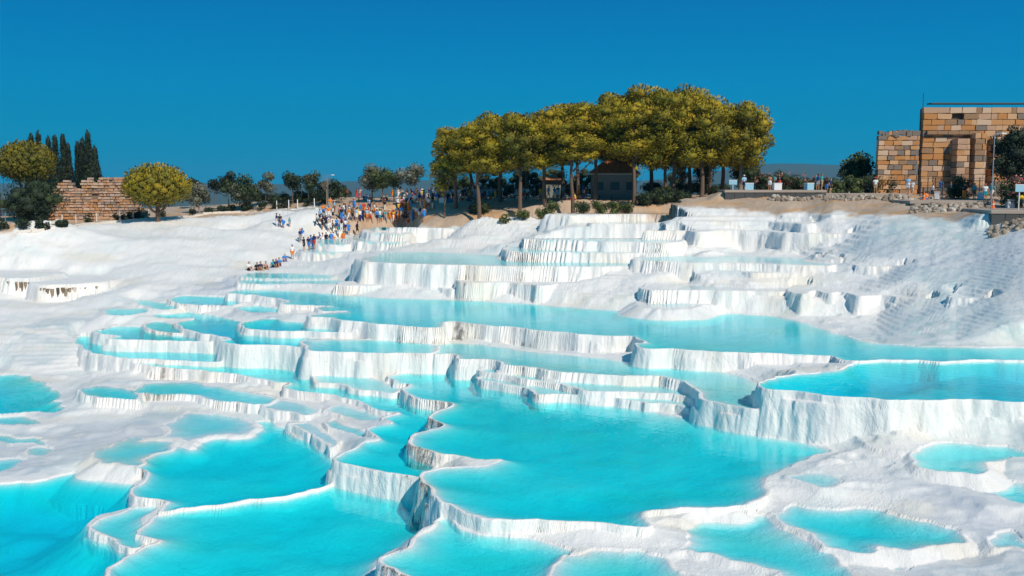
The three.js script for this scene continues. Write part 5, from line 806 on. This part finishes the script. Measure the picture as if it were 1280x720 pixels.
for (const [name, q] of Object.entries(POSES)) {
  const [pel, che, nec, hea] = q.s, mid = (a, b, t) => a.map((v, i) => lerp(v, b[i], t)), lo = [-.5, -.04, -.6], hi = [.5, 1.84, .95];
  const torso = (p, g) => smin(smin(capD(p, [pel[0] - .06, pel[1], pel[2]], [pel[0] + .06, pel[1], pel[2]], .115 + g, .115 + g), capD(p, mid(pel, che, .35), mid(pel, che, .6), .115 + g, .12 + g), .08), capD(p, [che[0] - .075, che[1], che[2]], [che[0] + .075, che[1], che[2]], .12 + g, .12 + g), .08);
  const yoke = (p, g) => capD(p, [q.a[0][0][0] - .02, q.a[0][0][1] - .01, q.a[0][0][2]], [q.a[1][0][0] + .02, q.a[1][0][1] - .01, q.a[1][0][2]], .062 + g, .062 + g);
  const arm = (p, a, g) => smin(capD(p, a[0], a[1], .052 + g, .04 + g), capD(p, a[1], a[2], .04 + g, .028 + g), .02);
  const leg = (p, l, g) => smin(capD(p, l[0], l[1], .088 + g, .058 + g), capD(p, l[1], l[2], .058 + g, .036 + g), .03);
  const body = (p) => {
    let d = smin(torso(p, 0), yoke(p, 0), .07); d = smin(d, capD(p, nec, mid(nec, hea, .5), .055, .05), .04);
    d = smin(d, capD(p, [hea[0], hea[1] - .03, hea[2] + .015], [hea[0], hea[1] + .045, hea[2]], .08, .092), .03); d = smin(d, capD(p, [hea[0], hea[1] + .0, hea[2] + .09], [hea[0], hea[1] - .03, hea[2] + .115], .008, .016), .015);
    for (const a of q.a) { d = smin(d, arm(p, a, 0), .04); const w = a[2], dr = mid(a[1], w, 1.28), tip = mid(a[1], w, 1.55); d = smin(d, capD(p, w, dr, .03, .034), .02); for (const s of [-.024, -.008, .008, .024]) d = smin(d, capD(p, [dr[0], dr[1], dr[2] + s], [tip[0], tip[1] + Math.abs(s) * .5, tip[2] + s], .011, .009), .008); d = smin(d, capD(p, mid(w, dr, .3), [dr[0] * .93, dr[1], dr[2] + .05], .012, .01), .008); }
    for (const l of q.l) { d = smin(d, leg(p, l, 0), .05); d = smin(d, capD(p, [l[2][0], l[2][1] - .03, l[2][2] - .02], l[3], .042, .034), .03); }
    return d;
  };
  const cell = .036, cut = (d, p, l, t) => { const n = mid(l[0], l[1], t), ax = [l[1][0] - l[0][0], l[1][1] - l[0][1], l[1][2] - l[0][2]], k = Math.hypot(...ax); return Math.max(d, ((p[0] - n[0]) * ax[0] + (p[1] - n[1]) * ax[1] + (p[2] - n[2]) * ax[2]) / k); };
  const net = (f) => surfaceNet((x, y, z) => f([x, y, z]), lo, hi, cell), G0 = .016;
  const hips = (p, g) => capD(p, [pel[0] - .06, pel[1], pel[2]], [pel[0] + .06, pel[1], pel[2]], .118 + g, .118 + g);
  GEO[name] = {
    body: net(body),
    shirt: net((p) => { let d = smin(torso(p, G0), yoke(p, G0), .06); for (const a of q.a) d = smin(d, cut(arm(p, a, G0), p, [a[0], a[1]], .75), .03); return d; }),
    shorts: net((p) => { let d = hips(p, G0 + .008); for (const l of q.l) d = smin(d, cut(leg(p, l, G0 + .012), p, [l[0], l[1]], .8), .04); return d; }),
    trousers: net((p) => { let d = hips(p, G0 + .006); for (const l of q.l) d = smin(d, leg(p, l, G0 + .008), .04); return d; }),
    dress: net((p) => { let d = smin(torso(p, G0), hips(p, .03), .06); for (const l of q.l) d = smin(d, cut(leg(p, l, .05), p, [l[0], l[1]], .9), .12); return d; }),
    hair: net((p) => Math.max(capD(p, [hea[0], hea[1] + .0, hea[2] - .01], [hea[0], hea[1] + .05, hea[2] - .005], .098, .104), Math.max(-(p[1] - hea[1]) * .8 + (p[2] - hea[2]) * .9 - .015, hea[1] - .12 - p[1]))),
    head: hea, chest: che,
  };
}
const hatG = new THREE.LatheGeometry([[0.24, 0], [0.235, 0.012], [0.125, 0.03], [0.115, 0.1], [0.06, 0.13], [0, 0.135]].map(([a, b]) => new THREE.Vector2(a, b)), 16), capG = new THREE.SphereGeometry(0.112, 12, 6, 0, 6.3, 0, 1.5), packG = new THREE.CapsuleGeometry(0.14, 0.2, 4, 10); packG.scale(1, 1, 0.62);
const CLOTH = { white: [.78, .78, .78], 'pale blue': [.30, .52, .72], blue: [.03, .22, .62], navy: [.015, .03, .12], black: [.015, .015, .018], orange: [.80, .22, .02], red: [.60, .05, .03], teal: [.02, .34, .38], pink: [.75, .30, .32], khaki: [.42, .33, .20], grey: [.30, .31, .32], yellow: [.80, .52, .04], brown: [.18, .09, .05], cream: [.70, .62, .48] };
const clothM = Object.fromEntries(Object.entries(CLOTH).map(([k, [r, g, b]]) => [k, std(r, g, b, 0.9, { name: k + ' cloth' })])), skinM = [[.52, .28, .18], [.44, .22, .13], [.60, .36, .25], [.36, .18, .10]].map(([r, g, b]) => std(r, g, b, 0.6, { name: 'skin' })), hairM = [[.02, .014, .01], [.06, .03, .015], [.16, .09, .04], [.01, .01, .01]].map(([r, g, b]) => std(r, g, b, 0.7, { name: 'hair' }));
const labels = new Set(), pr = rngOf(2024), pickOf = (a) => a[Math.floor(pr() * a.length)];
const TOPS = ['blue', 'pale blue', 'white', 'orange', 'black', 'navy', 'blue', 'teal', 'red', 'white', 'pink', 'pale blue', 'orange', 'cream', 'grey', 'yellow'], BOTS = ['black', 'white', 'navy', 'blue', 'khaki', 'orange', 'red', 'grey', 'brown', 'cream'];
function person(px, py, place, group, o = {}) {
  const [x, y, z] = stand(px, py); let pose = o.pose ?? pickOf(['standing', 'standing', 'standing', 'walking', 'walking', 'photographing']), top, bot, kind, hat, pack, label, tries = 0;
  do {
    top = tries < 1 && o.top ? o.top : pickOf(TOPS); bot = tries < 1 && o.bot ? o.bot : pickOf(BOTS); kind = o.kind ?? (pr() < 0.16 ? 'dress' : pr() < 0.3 ? 'trousers' : 'shorts'); hat = o.hat ?? (pr() < 0.3 ? pickOf(['white', 'cream', 'blue', 'black', 'red']) : null); pack = !hat && pose !== 'sitting' && (o.pack ?? pr() < 0.14) ? pickOf(['black', 'navy', 'red', 'grey']) : null;
    label = 'person ' + (top === 'bare' ? 'bare chested in ' + bot + ' shorts' : kind === 'dress' ? 'in ' + top + ' dress' : 'in ' + top + ' top and ' + bot + ' ' + kind) + (hat ? ', ' + hat + ' hat' : '') + (pack ? ', ' + pack + ' backpack' : '') + ' ' + pose + ' ' + place; tries++;
  } while (labels.has(label) && tries < 60); labels.add(label);
  const g = GEO[pose], p = base('person', x, y - 0.015, z, o.turn ?? pr() * 6.28), s = o.scale ?? 0.94 + pr() * 0.12; p.scale.setScalar(s); tag(p, label, 'person', group);
  mesh('body', g.body, pickOf(skinM), p);
  if (kind === 'dress' && top !== 'bare') mesh('dress', g.dress, clothM[top], p); else { if (top !== 'bare') mesh('shirt', g.shirt, clothM[top], p); mesh(kind === 'dress' ? 'shorts' : kind, g[kind === 'dress' ? 'shorts' : kind], clothM[bot], p); }
  mesh('hair', g.hair, pickOf(hairM), p);
  if (hat) { const h = mesh('hat', pr() < 0.5 ? hatG : capG, clothM[hat], p); h.position.set(g.head[0], g.head[1] + 0.055, g.head[2] - 0.005); }
  if (pack) { const b = mesh('backpack', packG, clothM[pack], p); b.position.set(0, g.chest[1] - 0.02, g.chest[2] - 0.2); }
}
const FOOT = 'at the slope foot', STEP = 'by the upper steps', SQ = 'on the earth square', GR = 'in the grove shade', TR = 'at the trees by the square', SL = 'on the white slope', PA = 'on the stone path';
[[311, 338, 'white', 'black', 'sitting'], [321, 338, 'black', 'black', 'sitting'], [325.5, 337.5, 'navy', 'brown', 'sitting'], [332, 336.5, 'bare', 'black', 'sitting'], [341, 334.5, 'teal', 'navy', 'sitting'], [345, 334, 'navy', 'black', 'sitting'], [349, 332.5, 'blue', 'navy', 'sitting'], [356, 327, 'blue', 'blue', 'sitting'], [365.5, 324, 'white', 'orange', 'standing', 'blue']].forEach(([px, py, top, bot, pose, hat]) => person(px, py, FOOT, 'visitors along the slope foot', { top, bot, pose, hat: hat ?? (top === 'black' ? undefined : null), kind: 'shorts', turn: pose === 'sitting' ? 0.4 + pr() * 0.6 : 0.2 }));
[[375.5, 303, 'navy', 'grey'], [378, 302, 'blue', 'white'], [380, 314, 'black', 'black'], [386, 313, 'navy', 'blue'], [389.5, 312, 'blue', 'blue'], [393, 311, 'navy', 'red'], [400, 299, 'blue', 'navy', 'sitting'], [404, 299.5, 'white', 'black', 'sitting'], [408, 299, 'black', 'navy', 'sitting'], [414, 298.5, 'blue', 'blue', 'sitting'], [418, 298, 'white', 'orange', 'sitting'], [423, 297, 'teal', 'white'], [429.5, 298, 'orange', 'orange', 'sitting'], [436, 294, 'blue', 'blue'], [446.5, 294, 'black', 'black'], [411, 290, 'white', 'khaki'], [416, 291, 'brown', 'black'], [421, 288, 'blue', 'navy'], [427, 289, 'pink', 'white'], [432, 290, 'white', 'navy'], [403, 287, 'black', 'black'], [408, 285, 'navy', 'black'], [400, 277, 'pale blue', 'navy'], [405, 281, 'grey', 'black'], [396.5, 283, 'cream', 'black']].forEach(([px, py, top, bot, pose]) => person(px, py, STEP, 'visitors by the upper steps', { top, bot, pose }));
[[346, 283, 'navy', 'white', 'standing', 1], [350, 284, 'black', 'navy', 'standing', 1], [354, 285, 'blue', 'white', 'bending', 1], [362, 283.5, 'teal', 'grey', 'standing', 0.72]].forEach(([px, py, top, bot, pose, scale]) => person(px, py, SL, 'visitors on the white slope', { top, bot, pose, scale }));
[[411, 273, 'orange', 'white'], [416, 275, 'white', 'black'], [427, 275, 'black', 'blue'], [432, 271, 'navy', 'black'], [436, 275, 'orange', 'white'], [432, 283, 'pale blue', 'blue'], [441, 276, 'brown', 'black'], [446, 277, 'pale blue', 'white'], [450, 277, 'white', 'navy'], [454, 276.5, 'navy', 'navy'], [459, 277, 'pale blue', 'orange'], [463, 278, 'white', 'red'], [443, 264, 'blue', 'pale blue'], [462.5, 264, 'pale blue', 'navy'], [468, 267, 'orange', 'navy'], [471.5, 278, 'blue', 'navy'], [475, 278, 'white', 'teal'], [481.5, 278, 'teal', 'grey'], [492, 278, 'orange', 'orange'], [494.5, 277, 'navy', 'black'], [498, 278, 'orange', 'black'], [504, 278, 'bare', 'black'], [507.5, 278, 'navy', 'black'], [511, 278.5, 'orange', 'red', 'sitting'], [516, 277, 'blue', 'blue'], [521, 274, 'white', 'orange'], [531, 264, 'orange', 'orange'], [526, 262, 'orange', 'cream'], [515, 264, 'teal', 'blue'], [502, 263, 'pink', 'red'], [497, 262, 'white', 'navy'], [508, 257, 'cream', 'black'], [514, 256, 'pale blue', 'black'], [519, 258, 'white', 'khaki'], [524, 257, 'blue', 'grey'], [535, 260, 'bare', 'red']].forEach(([px, py, top, bot, pose]) => person(px, py, SQ, 'visitors on the earth square', { top, bot, pose }));
[[411, 250.5], [417, 250], [425, 250], [434, 249.5], [446, 249], [450, 249], [455, 250, 1], [459, 250, 1], [463, 250.5, 1], [479, 250, 1], [484, 250, 1], [491, 249, 0, 'orange'], [498, 249.5, 0, 'white']].forEach(([px, py, sit, top]) => person(px, py, TR, 'visitors at the trees by the square', { pose: sit ? 'sitting' : undefined, top, bot: top }));
for (let k = 0; k < 26; k++) person(402 + k * 5.2 + pr() * 4, 262 + pr() * 19 - Math.max(0, k - 16) * 0.5, SQ, 'visitors on the earth square');
for (let k = 0; k < 62; k++) person(501 + k * 1.9 + pr() * 2.4, 249.5 + pr() * 5 * (k < 34 ? 1 : 0.4), SQ, 'visitors on the earth square', { pose: pr() < 0.16 ? 'sitting' : undefined });
for (let k = 0; k < 36; k++) person(560 + k * 4.9 + pr() * 3, 246.5 + pr() * 4.4, GR, 'visitors in the grove shade', { pose: pr() < 0.3 ? 'sitting' : undefined, top: pr() < 0.55 ? pickOf(['blue', 'pale blue', 'white', 'teal']) : undefined });
[[930, 236.6, 'pale blue', 'navy', 'walking'], [962, 236.4, 'bare', 'white', 'standing'], [967, 236.6, 'teal', 'black', 'standing'], [974, 236.4, 'black', 'red', 'photographing'], [1022, 237.2, 'teal', 'grey', 'standing'], [1027, 237, 'teal', 'khaki', 'standing'], [1033, 239.5, 'black', 'blue', 'standing'], [1038, 239.5, 'navy', 'black', 'standing'], [1043, 240.5, 'blue', 'pale blue', 'standing'], [1049.5, 240.5, 'pink', 'pink', 'standing'], [1089.5, 240.6, 'cream', 'brown', 'standing'], [1098, 240.6, 'orange', 'orange', 'standing'], [1094, 239.5, 'white', 'khaki', 'standing'], [1134.5, 244, 'pale blue', 'white', 'standing'], [1140, 244.5, 'white', 'cream', 'standing'], [1162, 243, 'white', 'pale blue', 'standing'], [1169, 243, 'pale blue', 'white', 'standing'], [1165, 249.5, 'white', 'black', 'walking'], [1158, 249.5, 'orange', 'blue', 'sitting'], [1176, 244, 'blue', 'blue', 'standing'], [1188.5, 245.5, 'pale blue', 'black', 'standing'], [1205, 249.8, 'black', 'orange', 'photographing'], [1217.5, 249.8, 'blue', 'blue', 'standing'], [1239, 253, 'teal', 'white', 'walking'], [1231, 252.5, 'white', 'teal', 'standing'], [1279.5, 262, 'yellow', 'blue', 'bending']].forEach(([px, py, top, bot, pose]) => person(px, py, PA, 'visitors on the stone path', { top, bot, pose, kind: pr() < 0.25 ? 'trousers' : 'shorts' }));

// summer haze: far land fades to blue
scene.fog = new THREE.FogExp2(new THREE.Color().setRGB(0.12, 0.55, 0.88), 0.00008);

renderer.render(scene, camera);
